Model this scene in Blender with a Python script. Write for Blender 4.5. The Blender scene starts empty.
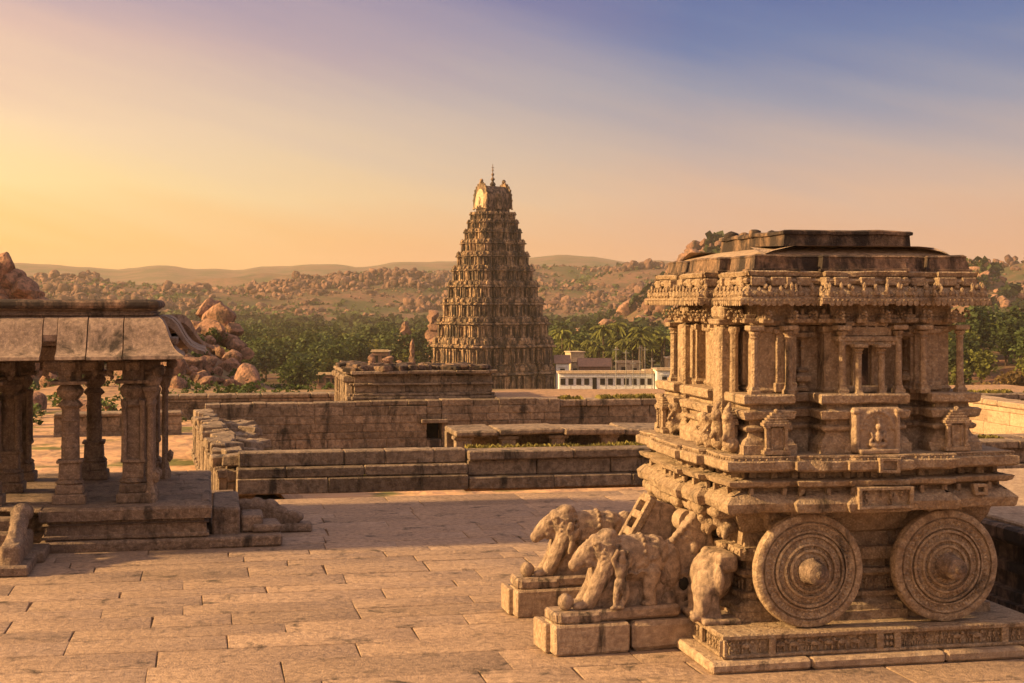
import bpy, bmesh, math, random
from mathutils import Vector, Matrix, noise
R = math.radians
sc = bpy.context.scene
COL = sc.collection

# ------------------------------------------------------------------ camera
CAM_H = 4.6
cam = bpy.data.objects.new('camera', bpy.data.cameras.new('camera'))
COL.objects.link(cam); sc.camera = cam
cam.location = (0, 0, CAM_H); cam.rotation_euler = (R(90), 0, 0)
cam.data.sensor_width = 36.0; cam.data.lens = 1500 / 1024 * 36.0
cam.data.shift_y = -39.5 / 1024
cam.data.clip_start = 0.1; cam.data.clip_end = 30000

# ------------------------------------------------------------------ light
SUN_AZ = 99.0          # degrees to the left of the view direction
SUN_EL = 23.0
sa, se = R(SUN_AZ), R(SUN_EL)
to_sun = Vector((-math.sin(sa) * math.cos(se), math.cos(sa) * math.cos(se), math.sin(se)))
sl = bpy.data.lights.new('sun', 'SUN'); sun = bpy.data.objects.new('sun', sl); COL.objects.link(sun)
sl.energy = 5.0; sl.angle = R(2.5); sl.color = (1.0, 0.65, 0.27)
sun.rotation_euler = to_sun.to_track_quat('Z', 'Y').to_euler(); sun.location = (-30, 10, 30)

def lin(c):
    return tuple(((v / 255) / 12.92 if v / 255 <= .04045 else ((v / 255 + .055) / 1.055) ** 2.4) for v in c) + (1,)

w = bpy.data.worlds.new('World'); sc.world = w; w.use_nodes = True
nt = w.node_tree; N = nt.nodes; L = nt.links
N.clear()
out = N.new('ShaderNodeOutputWorld')
tc = N.new('ShaderNodeTexCoord'); sep = N.new('ShaderNodeSeparateXYZ'); L.new(tc.outputs['Generated'], sep.inputs[0])
def wmath(op, a, b=None, c=None):
    m = N.new('ShaderNodeMath'); m.operation = op
    for i, v in enumerate((a, b, c)):
        if v is None: continue
        if hasattr(v, 'links'): L.new(v, m.inputs[i])
        else: m.inputs[i].default_value = v
    return m.outputs[0]
def wmap(v, a, b, c=0., d=1., smooth=False):
    m = N.new('ShaderNodeMapRange'); m.interpolation_type = 'SMOOTHSTEP' if smooth else 'LINEAR'
    L.new(v, m.inputs[0])
    for i, x in enumerate((a, b, c, d)): m.inputs[i + 1].default_value = x
    return m.outputs[0]
def wramp(v, stops):
    r = N.new('ShaderNodeValToRGB'); L.new(v, r.inputs[0]); e = r.color_ramp.elements
    while len(e) < len(stops): e.new(0.5)
    for i, (p, c) in enumerate(stops): e[i].position = p; e[i].color = c
    return r.outputs[0]
def wmix(f, a, b, typ='MIX'):
    m = N.new('ShaderNodeMix'); m.data_type = 'RGBA'; m.blend_type = typ
    if hasattr(f, 'links'): L.new(f, m.inputs[0])
    else: m.inputs[0].default_value = f
    L.new(a, m.inputs[6]); L.new(b, m.inputs[7]); return m.outputs[2]
X, Y, Z = sep.outputs
# soft streaks of thin cloud bend the gradient a little
nz = N.new('ShaderNodeTexNoise'); mp = N.new('ShaderNodeCombineXYZ')
L.new(wmath('MULTIPLY', X, 1.3), mp.inputs[0]); L.new(wmath('MULTIPLY', Y, 1.3), mp.inputs[1]); L.new(wmath('MULTIPLY', wmath('ADD', Z, wmath('MULTIPLY', X, .27)), 13.), mp.inputs[2])
L.new(mp.outputs[0], nz.inputs['Vector']); nz.inputs['Scale'].default_value = 1.6; nz.inputs['Detail'].default_value = 5
zz = wmath('ADD', Z, wmap(nz.outputs[0], .3, .7, -.016, .016))
pos = wmap(zz, 0, .5)
left = wramp(pos, [(0, lin((250, 172, 84))), (.07, lin((255, 200, 108))), (.14, lin((255, 226, 156))), (.24, lin((255, 220, 172))),
                   (.33, lin((230, 192, 172))), (.42, lin((180, 162, 176))), (.55, lin((175, 165, 180))), (1, lin((205, 190, 190)))])
right = wramp(pos, [(0, lin((222, 160, 122))), (.07, lin((220, 168, 134))), (.14, lin((212, 176, 152))), (.2, lin((184, 168, 164))),
                    (.27, lin((140, 147, 168))), (.34, lin((90, 118, 165))), (.42, lin((50, 88, 154))), (.6, lin((130, 140, 170))), (1, lin((190, 180, 190)))])
back = wramp(pos, [(0, lin((255, 214, 178))), (.3, lin((252, 215, 188))), (1, lin((205, 190, 190)))])
hl = wmath('SQRT', wmath('ADD', wmath('MULTIPLY', X, X), wmath('MULTIPLY', Y, Y)))
sx = wmath('DIVIDE', X, wmath('MAXIMUM', hl, .01))
f = wmap(sx, -.37, .12)
col = wmix(f, left, right)
col = wmix(wmap(Y, .1, -.5), col, back)
# glow round the (unseen) low sun
dp = N.new('ShaderNodeVectorMath'); dp.operation = 'DOT_PRODUCT'; L.new(tc.outputs['Generated'], dp.inputs[0]); dp.inputs[1].default_value = to_sun
glow = wmap(dp.outputs['Value'], .5, 1., 0, 1, True)
gc = N.new('ShaderNodeRGB'); gc.outputs[0].default_value = (1.6, .9, .38, 1)
col = wmix(glow, col, gc.outputs[0])
# a little of the physical sky, same sun direction
sky = N.new('ShaderNodeTexSky'); sky.sky_type = 'NISHITA'; sky.sun_disc = False
sky.sun_elevation = se; sky.sun_rotation = -sa
bg2 = N.new('ShaderNodeBackground'); L.new(sky.outputs[0], bg2.inputs[0]); bg2.inputs[1].default_value = 0.002
bg = N.new('ShaderNodeBackground'); L.new(col, bg.inputs[0]); bg.inputs[1].default_value = 0.475
ad = N.new('ShaderNodeAddShader'); L.new(bg.outputs[0], ad.inputs[0]); L.new(bg2.outputs[0], ad.inputs[1]); L.new(ad.outputs[0], out.inputs[0])

sc.view_settings.view_transform = 'Standard'; sc.view_settings.look = 'None'
sc.view_settings.exposure = 1.1; sc.view_settings.gamma = 1.0; sc.view_settings.use_curve_mapping = False
sc.render.engine = 'CYCLES'
sc.cycles.max_bounces = 6; sc.cycles.diffuse_bounces = 2; sc.cycles.glossy_bounces = 2; sc.cycles.volume_bounces = 1
sc.cycles.transparent_max_bounces = 6; sc.cycles.sample_clamp_indirect = 4
try: sc.cycles.use_denoising = True
except Exception: pass

# ------------------------------------------------------------------ materials
def rough_mat(name, c1, c2, c3, stain=0., stain_c=(.035, .028, .024), sscale=1., bump=1., carve=0., grain=55., rough=.88, pits=1., tintk=1., big=1.):
    m = bpy.data.materials.new(name); m.use_nodes = True
    nt = m.node_tree; N = nt.nodes; L = nt.links
    b = N['Principled BSDF']; b.inputs['Roughness'].default_value = rough
    b.inputs['Specular IOR Level'].default_value = .25
    tc = N.new('ShaderNodeTexCoord'); V = tc.outputs['Object']
    def nse(scale, det=6, rgh=.55, vec=V, dist=0.):
        n = N.new('ShaderNodeTexNoise'); n.inputs['Scale'].default_value = scale; n.inputs['Detail'].default_value = det
        n.inputs['Roughness'].default_value = rgh; n.inputs['Distortion'].default_value = dist; L.new(vec, n.inputs['Vector']); return n.outputs[0]
    def mp(v, a, b_, c=0., d=1.):
        r = N.new('ShaderNodeMapRange'); L.new(v, r.inputs[0])
        for i, x in enumerate((a, b_, c, d)): r.inputs[i + 1].default_value = x
        return r.outputs[0]
    def mt(op, a, b_):
        q = N.new('ShaderNodeMath'); q.operation = op
        for i, v in enumerate((a, b_)):
            if hasattr(v, 'links'): L.new(v, q.inputs[i])
            else: q.inputs[i].default_value = v
        return q.outputs[0]
    def mx(f, a, b_, t='MIX'):
        q = N.new('ShaderNodeMix'); q.data_type = 'RGBA'; q.blend_type = t
        for s, v in ((0, f), (6, a), (7, b_)):
            if hasattr(v, 'links'): L.new(v, q.inputs[s])
            else: q.inputs[s].default_value = v if s == 0 else tuple(v[:3]) + (1,)
        return q.outputs[2]
    c1, c2, c3 = [tuple(min(.95, x * 1.0) for x in q) for q in (c1, c2, c3)]
    n1 = nse(.9 / big, 5, .6); n2 = nse(7.0 / big, 7, .65); n3 = nse(grain, 4, .6)
    c = mx(mp(n1, .35, .65), c1, c2)
    c = mx(mp(n2, .42, .68), c, c3)
    n4 = nse(grain * .25, 7, .66)
    c = mx(mp(n4, .45, .72, 0, .5), c, tuple(x * .5 for x in c3))
    c = mx(mp(n4, .5, .28, 0, .4), c, tuple(min(1, x * 1.35) for x in c1))
    c = mx(mp(n3, .35, .75, 0, .28), c, tuple(x * .45 for x in c3))
    if stain > 0:
        mm = N.new('ShaderNodeMapping'); L.new(V, mm.inputs[0]); mm.inputs['Scale'].default_value = (1.6 * sscale, 1.6 * sscale, .55 * sscale)
        s = nse(1.5, 8, .68, mm.outputs[0], .4)
        th = .66 - .3 * stain
        c = mx(mp(s, th, th + .13, 0, .93), c, stain_c)
    if carve > 0:
        v3 = N.new('ShaderNodeTexVoronoi'); v3.inputs['Scale'].default_value = 29; L.new(V, v3.inputs['Vector'])
        c = mx(mp(v3.outputs['Distance'], .28, .6, 0, .35), c, tuple(x * .5 for x in c3))
    at = N.new('ShaderNodeAttribute'); at.attribute_name = 'tint'
    oi = N.new('ShaderNodeObjectInfo')
    k = mt('ADD', mt('ADD', mt('MULTIPLY', at.outputs['Fac'], tintk), 1.0), mp(oi.outputs['Random'], 0, 1, -.07, .07))
    vm = N.new('ShaderNodeVectorMath'); vm.operation = 'SCALE'; L.new(c, vm.inputs[0]); L.new(k, vm.inputs['Scale'])
    L.new(vm.outputs[0], b.inputs['Base Color'])
    h = mt('ADD', mt('MULTIPLY', n2, .9), mt('ADD', mt('MULTIPLY', n3, .3 * pits), mt('MULTIPLY', n4, .8)))
    vo = N.new('ShaderNodeTexVoronoi'); vo.inputs['Scale'].default_value = grain * .6; L.new(V, vo.inputs['Vector'])
    h = mt('ADD', h, mt('MULTIPLY', vo.outputs['Distance'], .05 * pits))
    if carve > 0:
        v2 = N.new('ShaderNodeTexVoronoi'); v2.feature = 'SMOOTH_F1'; v2.inputs['Scale'].default_value = 13; L.new(V, v2.inputs['Vector'])
        h = mt('ADD', h, mt('MULTIPLY', v2.outputs['Distance'], carve * 1.2))
        h = mt('ADD', h, mt('MULTIPLY', v3.outputs['Distance'], carve * .6))
    bp = N.new('ShaderNodeBump'); bp.inputs['Strength'].default_value = 1.; bp.inputs['Distance'].default_value = .03 * bump
    L.new(h, bp.inputs['Height']); L.new(bp.outputs[0], b.inputs['Normal'])
    return m
def plain_mat(name, c, rough=.8, trans=0., vary=.3, scale=3.):
    m = bpy.data.materials.new(name); m.use_nodes = True
    nt = m.node_tree; N = nt.nodes; L = nt.links; b = N['Principled BSDF']
    b.inputs['Roughness'].default_value = rough; b.inputs['Specular IOR Level'].default_value = .2
    tc = N.new('ShaderNodeTexCoord'); n = N.new('ShaderNodeTexNoise'); n.inputs['Scale'].default_value = scale; n.inputs['Detail'].default_value = 5; L.new(tc.outputs['Object'], n.inputs['Vector'])
    at = N.new('ShaderNodeAttribute'); at.attribute_name = 'tint'; oi = N.new('ShaderNodeObjectInfo')
    a = N.new('ShaderNodeMapRange'); L.new(n.outputs[0], a.inputs[0]); a.inputs[1].default_value = .3; a.inputs[2].default_value = .7; a.inputs[3].default_value = 1 - vary; a.inputs[4].default_value = 1 + vary
    o = N.new('ShaderNodeMapRange'); L.new(oi.outputs['Random'], o.inputs[0]); o.inputs[3].default_value = -vary * .8; o.inputs[4].default_value = vary * .8
    q = N.new('ShaderNodeMath'); q.operation = 'ADD'; L.new(a.outputs[0], q.inputs[0]); L.new(at.outputs['Fac'], q.inputs[1])
    q2 = N.new('ShaderNodeMath'); q2.operation = 'ADD'; L.new(q.outputs[0], q2.inputs[0]); L.new(o.outputs[0], q2.inputs[1]); q2.use_clamp = False
    vm = N.new('ShaderNodeVectorMath'); vm.operation = 'SCALE'; vm.inputs[0].default_value = c; L.new(q2.outputs[0], vm.inputs['Scale'])
    L.new(vm.outputs[0], b.inputs['Base Color'])
    if trans:
        tr = N.new('ShaderNodeBsdfTranslucent'); L.new(vm.outputs[0], tr.inputs[0])
        ms = N.new('ShaderNodeMixShader'); ms.inputs[0].default_value = trans
        L.new(b.outputs[0], ms.inputs[1]); L.new(tr.outputs[0], ms.inputs[2]); L.new(ms.outputs[0], N['Material Output'].inputs[0])
    return m
M = {}
M['granite'] = rough_mat('carved_granite', (.53, .395, .275), (.45, .32, .215), (.30, .20, .135), stain=.34, sscale=1.3, bump=1.3, carve=.5)
M['granite_plain'] = rough_mat('dressed_granite', (.50, .37, .26), (.41, .29, .205), (.31, .21, .15), stain=.22, bump=1.2)
M['granite_dark'] = rough_mat('weathered_and_shade_granite', (.40, .25, .165), (.22, .145, .105), (.13, .085, .065), stain=.82, stain_c=(.030, .023, .022), sscale=.9, bump=1.4)  # weathered roof stone; also painted shade for the door panel and right platform
M['beast'] = rough_mat('smooth_sculpture_granite', (.43, .31, .225), (.32, .225, .165), (.20, .14, .105), stain=.38, sscale=1.8, bump=.8)
M['pav'] = rough_mat('pavilion_granite', (.38, .27, .20), (.29, .20, .155), (.19, .13, .10), stain=.42, bump=1.5, carve=.4)
M['eave'] = rough_mat('smooth_eave_granite', (.40, .285, .22), (.30, .21, .165), (.20, .14, .11), stain=.5, sscale=.9, bump=.5)
M['paving'] = rough_mat('paving_granite', (.42, .29, .21), (.325, .22, .16), (.25, .17, .125), stain=.32, sscale=.7, bump=1.1, grain=42)
M['wall'] = rough_mat('wall_stone', (.36, .265, .195), (.26, .19, .14), (.15, .105, .08), stain=.42, sscale=.8, bump=2.5, grain=22)
M['tower'] = rough_mat('tower_plaster_brick', (.60, .40, .245), (.36, .235, .15), (.10, .065, .05), stain=.78, sscale=.35, bump=5, grain=5, big=4)
M['dirt'] = rough_mat('dry_earth', (.50, .30, .18), (.40, .24, .15), (.30, .19, .11), stain=.05, bump=3, grain=18)
M['dark'] = plain_mat('painted_opening_shade', (.02, .016, .013), .95)  # near-black colour stands in for the shade inside openings
M['boulder'] = rough_mat('boulder_granite', (.36, .19, .125), (.27, .15, .105), (.15, .095, .07), stain=.4, sscale=.5, bump=4, grain=9, big=1.6)
M['hill_rock'] = rough_mat('hillside_granite', (.30, .15, .10), (.22, .12, .09), (.11, .07, .055), stain=.6, sscale=.12, bump=4, grain=6, big=3)
M['whitewash'] = rough_mat('whitewashed_plaster', (.92, .90, .90), (.86, .84, .84), (.7, .68, .66), stain=.1, sscale=.3, stain_c=(.3, .26, .22), bump=1, grain=8)
M['rusty'] = rough_mat('clay_tile_roof', (.36, .19, .13), (.28, .16, .12), (.2, .13, .1), stain=.15, bump=3, grain=8)
M['cream'] = rough_mat('cream_plaster', (.62, .47, .33), (.52, .40, .28), (.4, .3, .2), stain=.15, sscale=.3, bump=1, grain=8)
M['leaf'] = plain_mat('green_leaves', (.058, .078, .022), .7, .25, .5, .12)
M['leaf_y'] = plain_mat('yellow_green_leaves', (.12, .125, .026), .7, .3, .45, .12)
M['leaf_o'] = plain_mat('dry_orange_leaves', (.17, .11, .04), .7, .3, .35, .12)
M['bark'] = plain_mat('brown_bark', (.10, .07, .05), .9)
M['grass'] = plain_mat('short_grass', (.15, .125, .035), .8, .2, .4, 2.)
M['pole'] = plain_mat('grey_metal_pole', (.25, .23, .22), .5)

# ------------------------------------------------------------------ mesh kit
_ico = {}
def ico(sub):
    if sub not in _ico:
        b = bmesh.new(); bmesh.ops.create_icosphere(b, subdivisions=sub, radius=1)
        _ico[sub] = ([v.co.copy() for v in b.verts], [[v.index for v in f.verts] for f in b.faces]); b.free()
    return _ico[sub]
def rotm(rx=0, ry=0, rz=0):
    return Matrix.Rotation(rz, 3, 'Z') @ Matrix.Rotation(ry, 3, 'Y') @ Matrix.Rotation(rx, 3, 'X')
I3 = Matrix.Identity(3)
_cb = None
def _chamf():
    global _cb
    if _cb: return _cb
    cs = [(x, y, z) for x in (-1, 1) for y in (-1, 1) for z in (-1, 1)]
    idx = {c: i for i, c in enumerate(cs)}; F = []
    for ax in range(3):
        o = [a for a in range(3) if a != ax]
        for s in (-1, 1):
            q = []
            for a, b in ((-1, -1), (1, -1), (1, 1), (-1, 1)):
                c = [0, 0, 0]; c[ax] = s; c[o[0]] = a; c[o[1]] = b; q.append(idx[tuple(c)] * 3 + ax)
            F.append(q)
        for a in (-1, 1):
            for b in (-1, 1):
                c0 = [0, 0, 0]; c0[ax] = -1; c0[o[0]] = a; c0[o[1]] = b; c1 = list(c0); c1[ax] = 1
                i0, i1 = idx[tuple(c0)], idx[tuple(c1)]
                F.append([i0 * 3 + o[0], i1 * 3 + o[0], i1 * 3 + o[1], i0 * 3 + o[1]])
    for c in cs: i = idx[c] * 3; F.append([i, i + 1, i + 2])
    _cb = (cs, F); return _cb
class MB:
    def __init__(s): s.v = []; s.f = []; s.t = []; s.anyt = False
    def add(s, vs, fs, tint=0.):
        n = len(s.v); s.v.extend(vs); s.f.extend([[i + n for i in q] for q in fs]); s.t.extend([tint] * len(fs))
        if tint: s.anyt = True
    def box(s, c, h, b=.01, rot=None, jit=0., tint=0., rng=random):
        cs, F = _chamf(); c = Vector(c); b = min(b, min(h) * .49); vs = []
        for sg in cs:
            j = Vector((rng.uniform(-jit, jit), rng.uniform(-jit, jit), rng.uniform(-jit, jit))) if jit else Vector((0, 0, 0))
            for ax in range(3):
                p = Vector([sg[k] * (h[k] - (0 if k == ax else b)) for k in range(3)]) + j
                vs.append((rot @ p if rot else p) + c)
        s.add(vs, F, tint)
    def bx(s, x0, x1, y0, y1, z0, z1, b=.01, jit=0., tint=0.):
        s.box(((x0 + x1) / 2, (y0 + y1) / 2, (z0 + z1) / 2), ((x1 - x0) / 2, (y1 - y0) / 2, (z1 - z0) / 2), b, None, jit, tint)
    def loft(s, rings, cap=True, closed=True, tint=0.):
        n = len(rings[0]); vs = [Vector(p) for r in rings for p in r]; F = []
        for k in range(len(rings) - 1):
            for i in range(n if closed else n - 1):
                j = (i + 1) % n; F.append([k * n + i, k * n + j, (k + 1) * n + j, (k + 1) * n + i])
        if cap and closed:
            F.append(list(range(n))[::-1]); F.append([(len(rings) - 1) * n + i for i in range(n)])
        s.add(vs, F, tint)
    def lathe(s, prof, n=16, c=(0, 0, 0), rot=None, ph=0., sq=False, tint=0.):
        c = Vector(c); rings = []
        k = 1 / math.cos(math.pi / n) if sq else 1
        for r, z in prof:
            ring = []
            for i in range(n):
                a = ph + 2 * math.pi * i / n; p = Vector((r * k * math.cos(a), r * k * math.sin(a), z)); ring.append((rot @ p if rot else p) + c)
            rings.append(ring)
        s.loft(rings, tint=tint)
    def ball(s, c, r, rot=None, sub=2, amp=0., fr=1.5, seed=0., tint=0.):
        V, F = ico(sub); c = Vector(c); r = (r, r, r) if not hasattr(r, '__len__') else r; vs = []
        for p in V:
            q = Vector((p.x * r[0], p.y * r[1], p.z * r[2]))
            if amp: q = q * (1 + amp * noise.noise(p * fr + Vector((seed, seed * .7, -seed))))
            vs.append((rot @ q if rot else q) + c)
        s.add(vs, F, tint)
    def rod(s, a, b, r0, r1, n=8, tint=0.):
        a, b = Vector(a), Vector(b); d = b - a; q = d.to_track_quat('Z', 'Y').to_matrix()
        s.lathe([(r0 * .6, -r0 * .5), (r0, 0), (r1, d.length), (r1 * .6, d.length + r1 * .5)], n, a, q, tint=tint)
    def prism(s, pts, d0, d1, axis='y', bev=0.):
        # outline pts (a, z) extruded along the other horizontal axis from d0 to d1
        def P(p, d): return Vector((p[0], d, p[1])) if axis == 'y' else Vector((d, p[0], p[1]))
        s.loft([[P(p, d0) for p in pts], [P(p, d1) for p in pts]])
    def warp(s, amp, fr, oct_=1):
        for i, p in enumerate(s.v):
            d = noise.noise_vector(p * fr) * amp
            if oct_ > 1: d += noise.noise_vector(p * fr * 3.1) * amp * .45
            s.v[i] = p + d
    def chips(s, n, rad, depth, rng, cen=(2.27, 2.25)):
        """broken edges: dents pushed towards the middle of the body"""
        for _ in range(n):
            q = rng.choice(s.v).copy(); r = rad * rng.uniform(.5, 1.3); d = Vector((cen[0] - q.x, cen[1] - q.y, 0)).normalized() * depth * rng.uniform(.4, 1.2) + Vector((0, 0, rng.uniform(-.3, .3) * depth))
            for i, p in enumerate(s.v):
                e = (p - q).length
                if e < r: s.v[i] = p + d * (1 - e / r)
    def build(s, name, mat, parent=None, angle=32, smooth=True):
        me = bpy.data.meshes.new(name); me.from_pydata([tuple(p) for p in s.v], [], s.f)
        if len(s.f) < 120000:
            b = bmesh.new(); b.from_mesh(me)
            if s.anyt: lay = b.faces.layers.float.new('tint')
            if s.anyt:
                b.faces.ensure_lookup_table()
                for i, t in enumerate(s.t): b.faces[i][lay] = t
            bmesh.ops.recalc_face_normals(b, faces=b.faces[:]); b.to_mesh(me); b.free()
        elif s.anyt:
            a = me.attributes.new('tint', 'FLOAT', 'FACE'); a.data.foreach_set('value', s.t)
        me.materials.append(mat)
        if smooth:
            me.shade_smooth(); me.set_sharp_from_angle(angle=R(angle))
        return link(name, me, parent)
def link(name, me, parent=None):
    o = bpy.data.objects.new(name, me); COL.objects.link(o)
    if parent is not None: o.parent = parent
    return o
def fuse(mb, voxel, name, mat, parent=None, warp=.0, fr=6, smooth=3):
    """one continuous carved surface from overlapping volumes"""
    me = bpy.data.meshes.new('raw'); me.from_pydata([tuple(p) for p in mb.v], [], mb.f)
    b = bmesh.new(); b.from_mesh(me); bmesh.ops.recalc_face_normals(b, faces=b.faces[:]); b.to_mesh(me); b.free()
    o = bpy.data.objects.new('raw', me); COL.objects.link(o)
    m = o.modifiers.new('r', 'REMESH'); m.mode = 'VOXEL'; m.voxel_size = voxel
    m2 = o.modifiers.new('s', 'SMOOTH'); m2.factor = .5; m2.iterations = smooth
    dg = bpy.context.evaluated_depsgraph_get(); dg.update()
    me2 = bpy.data.meshes.new_from_object(o.evaluated_get(dg)); bpy.data.objects.remove(o); bpy.data.meshes.remove(me)
    if warp:
        for v in me2.vertices:
            v.co += noise.noise_vector(v.co * fr) * warp + noise.noise_vector(v.co * fr * 3) * warp * .4
    me2.materials.clear(); me2.materials.append(mat); me2.shade_smooth(); me2.name = name
    return link(name, me2, parent)
def tag(o, label, cat, group=None):
    o['kind'] = 'thing'
    o['label'] = label; o['category'] = cat
    if group: o['group'] = group
    return o
def struct(o): o['kind'] = 'structure'; return o
def thing(name, label, cat, loc=(0, 0, 0), rz=0, group=None):
    o = bpy.data.objects.new(name, None); COL.objects.link(o); o.location = loc; o.rotation_euler = (0, 0, rz); o.empty_display_size = .3
    return tag(o, label, cat, group)
def dup(root, loc, rz=0., s=1., label=None, group=None, cat=None):
    r = root.copy(); COL.objects.link(r); r.location = loc; r.rotation_euler = (0, 0, rz)
    r.scale = (s, s, s) if not hasattr(s, '__len__') else s
    if label: r['label'] = label
    if group: r['group'] = group
    if cat: r['category'] = cat
    for ch in list(root.children):
        c = ch.copy(); COL.objects.link(c); c.parent = r
        for g in ch.children:
            d = g.copy(); COL.objects.link(d); d.parent = c
    return r

def stepped(u0, v0, u1, v1, fs=(), ss=None):
    """counter-clockwise rectangle whose sides step in and out symmetrically; steps = [(half width, offset), ...] outer to inner"""
    ss = fs if ss is None else ss; pts = []
    def side(A, B, n, st):
        A, B, n = Vector(A), Vector(B), Vector(n); m = (A + B) / 2; d = (B - A).normalized(); pts.append(A); prev = 0.
        for hw, p in st:
            pts.append(m - d * hw + n * prev); pts.append(m - d * hw + n * p); prev = p
        offs = [0.] + [p for _, p in st]
        for k in range(len(st) - 1, -1, -1):
            pts.append(m + d * st[k][0] + n * offs[k + 1]); pts.append(m + d * st[k][0] + n * offs[k])
    side((u0, v0), (u1, v0), (0, -1), fs); side((u1, v0), (u1, v1), (1, 0), ss)
    side((u1, v1), (u0, v1), (0, 1), fs); side((u0, v1), (u0, v0), (-1, 0), ss)
    return pts
def subdiv(pl, seg):
    o = []
    for i, p in enumerate(pl):
        q = pl[(i + 1) % len(pl)]; n = max(1, int((q - p).length / seg)) if seg else 1
        for k in range(n): o.append(p.lerp(q, k / n))
    return o
def offset(pl, d):
    o = []; n = len(pl)
    for i, p in enumerate(pl):
        a = (p - pl[i - 1]); b = (pl[(i + 1) % n] - p)
        a = a.normalized() if a.length > 1e-6 else b.normalized(); b = b.normalized() if b.length > 1e-6 else a
        n1 = Vector((a.y, -a.x)); n2 = Vector((b.y, -b.x)); dt = n1.dot(n2)
        o.append(p + (n1 + n2) * (d / (1 + dt)) if dt > -.9 else p + n1 * d)
    return o
def molding(mb, pl, prof, seg=.25, tint=0.):
    base = subdiv(pl, seg)
    mb.loft([[Vector((q.x, q.y, z)) for q in offset(base, off)] for z, off in prof], tint=tint)
def walk(pl, off, step, minlen=0.):
    """evenly spaced places along an outline: position, direction along it, outward normal"""
    pl = offset(pl, off); r = []
    for i, p in enumerate(pl):
        q = pl[(i + 1) % len(pl)]; Ln = (q - p).length
        if Ln < max(minlen, 1e-4): continue
        n = max(1, round(Ln / step)); d = (q - p).normalized()
        for k in range(n): r.append((p.lerp(q, (k + .5) / n), d, Vector((d.y, -d.x)), Ln / n))
    return r
def frame3(d, n):
    return Matrix(((d.x, n.x, 0), (d.y, n.y, 0), (0, 0, 1)))
def figure(mb, c, d, n, h, rng, sub=1, mirror=1, seated=False, dk=1.):
    """small carved person: c = feet on the wall plane, d along the wall, n out of it"""
    c = Vector(c); A = frame3(d, n)
    def P(a, o, z): return c + A @ Vector((a * h * mirror, o * h * dk, z * h))
    def B(a, o, z, r, rz=0): mb.ball(P(a, o, z), (r[0] * h, r[1] * h * dk, r[2] * h), A @ Matrix.Rotation(rz * mirror, 3, 'Y'), sub)
    lean = rng.uniform(-.06, .06)
    if seated:
        B(-.14, .05, .12, (.2, .09, .09), .2); B(.14, .05, .12, (.2, .09, .09), -.2); B(0, .06, .36, (.13, .09, .22)); B(0, .09, .68, (.1, .09, .11)); B(0, .07, .84, (.07, .06, .12))
        for s in (-1, 1):
            B(s * .19, .06, .42, (.05, .05, .15), s * .5); B(s * .24, .08, .27, (.05, .05, .1), -s * .7)
        return
    B(-.09 + lean, .05, .22, (.07, .07, .24), rng.uniform(-.3, .1)); B(.1 + lean, .05, .22, (.07, .07, .24), rng.uniform(-.1, .4))
    B(lean, .06, .5, (.13, .09, .12)); B(lean * 1.5, .06, .68, (.14, .09, .16)); B(lean * 2, .08, .9, (.085, .08, .1))
    B(-.2, .06, rng.uniform(.6, .8), (.05, .05, .16), rng.uniform(-1.2, .6)); B(.2, .06, rng.uniform(.6, .8), (.05, .05, .16), rng.uniform(-.6, 1.2))
HAZE = 1.35e-4
# ------------------------------------------------------------------ the stone chariot
ANG = R(11.5)
chariot = thing('stone_chariot', 'carved stone temple chariot with large round wheels and tiered dark roof, right of the courtyard', 'stone chariot', (2.46, 18.48, 0), ANG)
rng = random.Random(7)

def blocks_ring(mb, pl, z0, z1, din, rng, lmin=.8, lmax=1.8, b=.02, jit=.006):
    """a ring of stone blocks just inside an outline"""
    for i, p in enumerate(pl):
        q = pl[(i + 1) % len(pl)]; Ln = (q - p).length; d = (q - p).normalized(); n = Vector((d.y, -d.x)); t = 0 if i % 2 == 0 else 0
        while t < Ln - .02:
            l = min(rng.uniform(lmin, lmax), Ln - t)
            if Ln - t - l < .35: l = Ln - t
            c = p + d * (t + l / 2) - n * (din / 2 + rng.uniform(0, .008))
            mb.box((c.x, c.y, (z0 + z1) / 2), (l / 2 - .004, din / 2, (z1 - z0) / 2), b, Matrix.Rotation(math.atan2(d.y, d.x), 3, 'Z'), jit, rng.uniform(-.1, .08), rng)
            t += l

mb = MB()
blocks_ring(mb, [Vector(p) for p in ((0, 0), (4.95, 0), (4.95, 5.1), (0, 5.1))], 0, .14, .6, rng, 1.0, 2.0, .05)
mb.bx(.3, 4.7, .3, 4.9, 0, .13)
mb.build('ground_step', M['granite_plain'], chariot)

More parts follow.
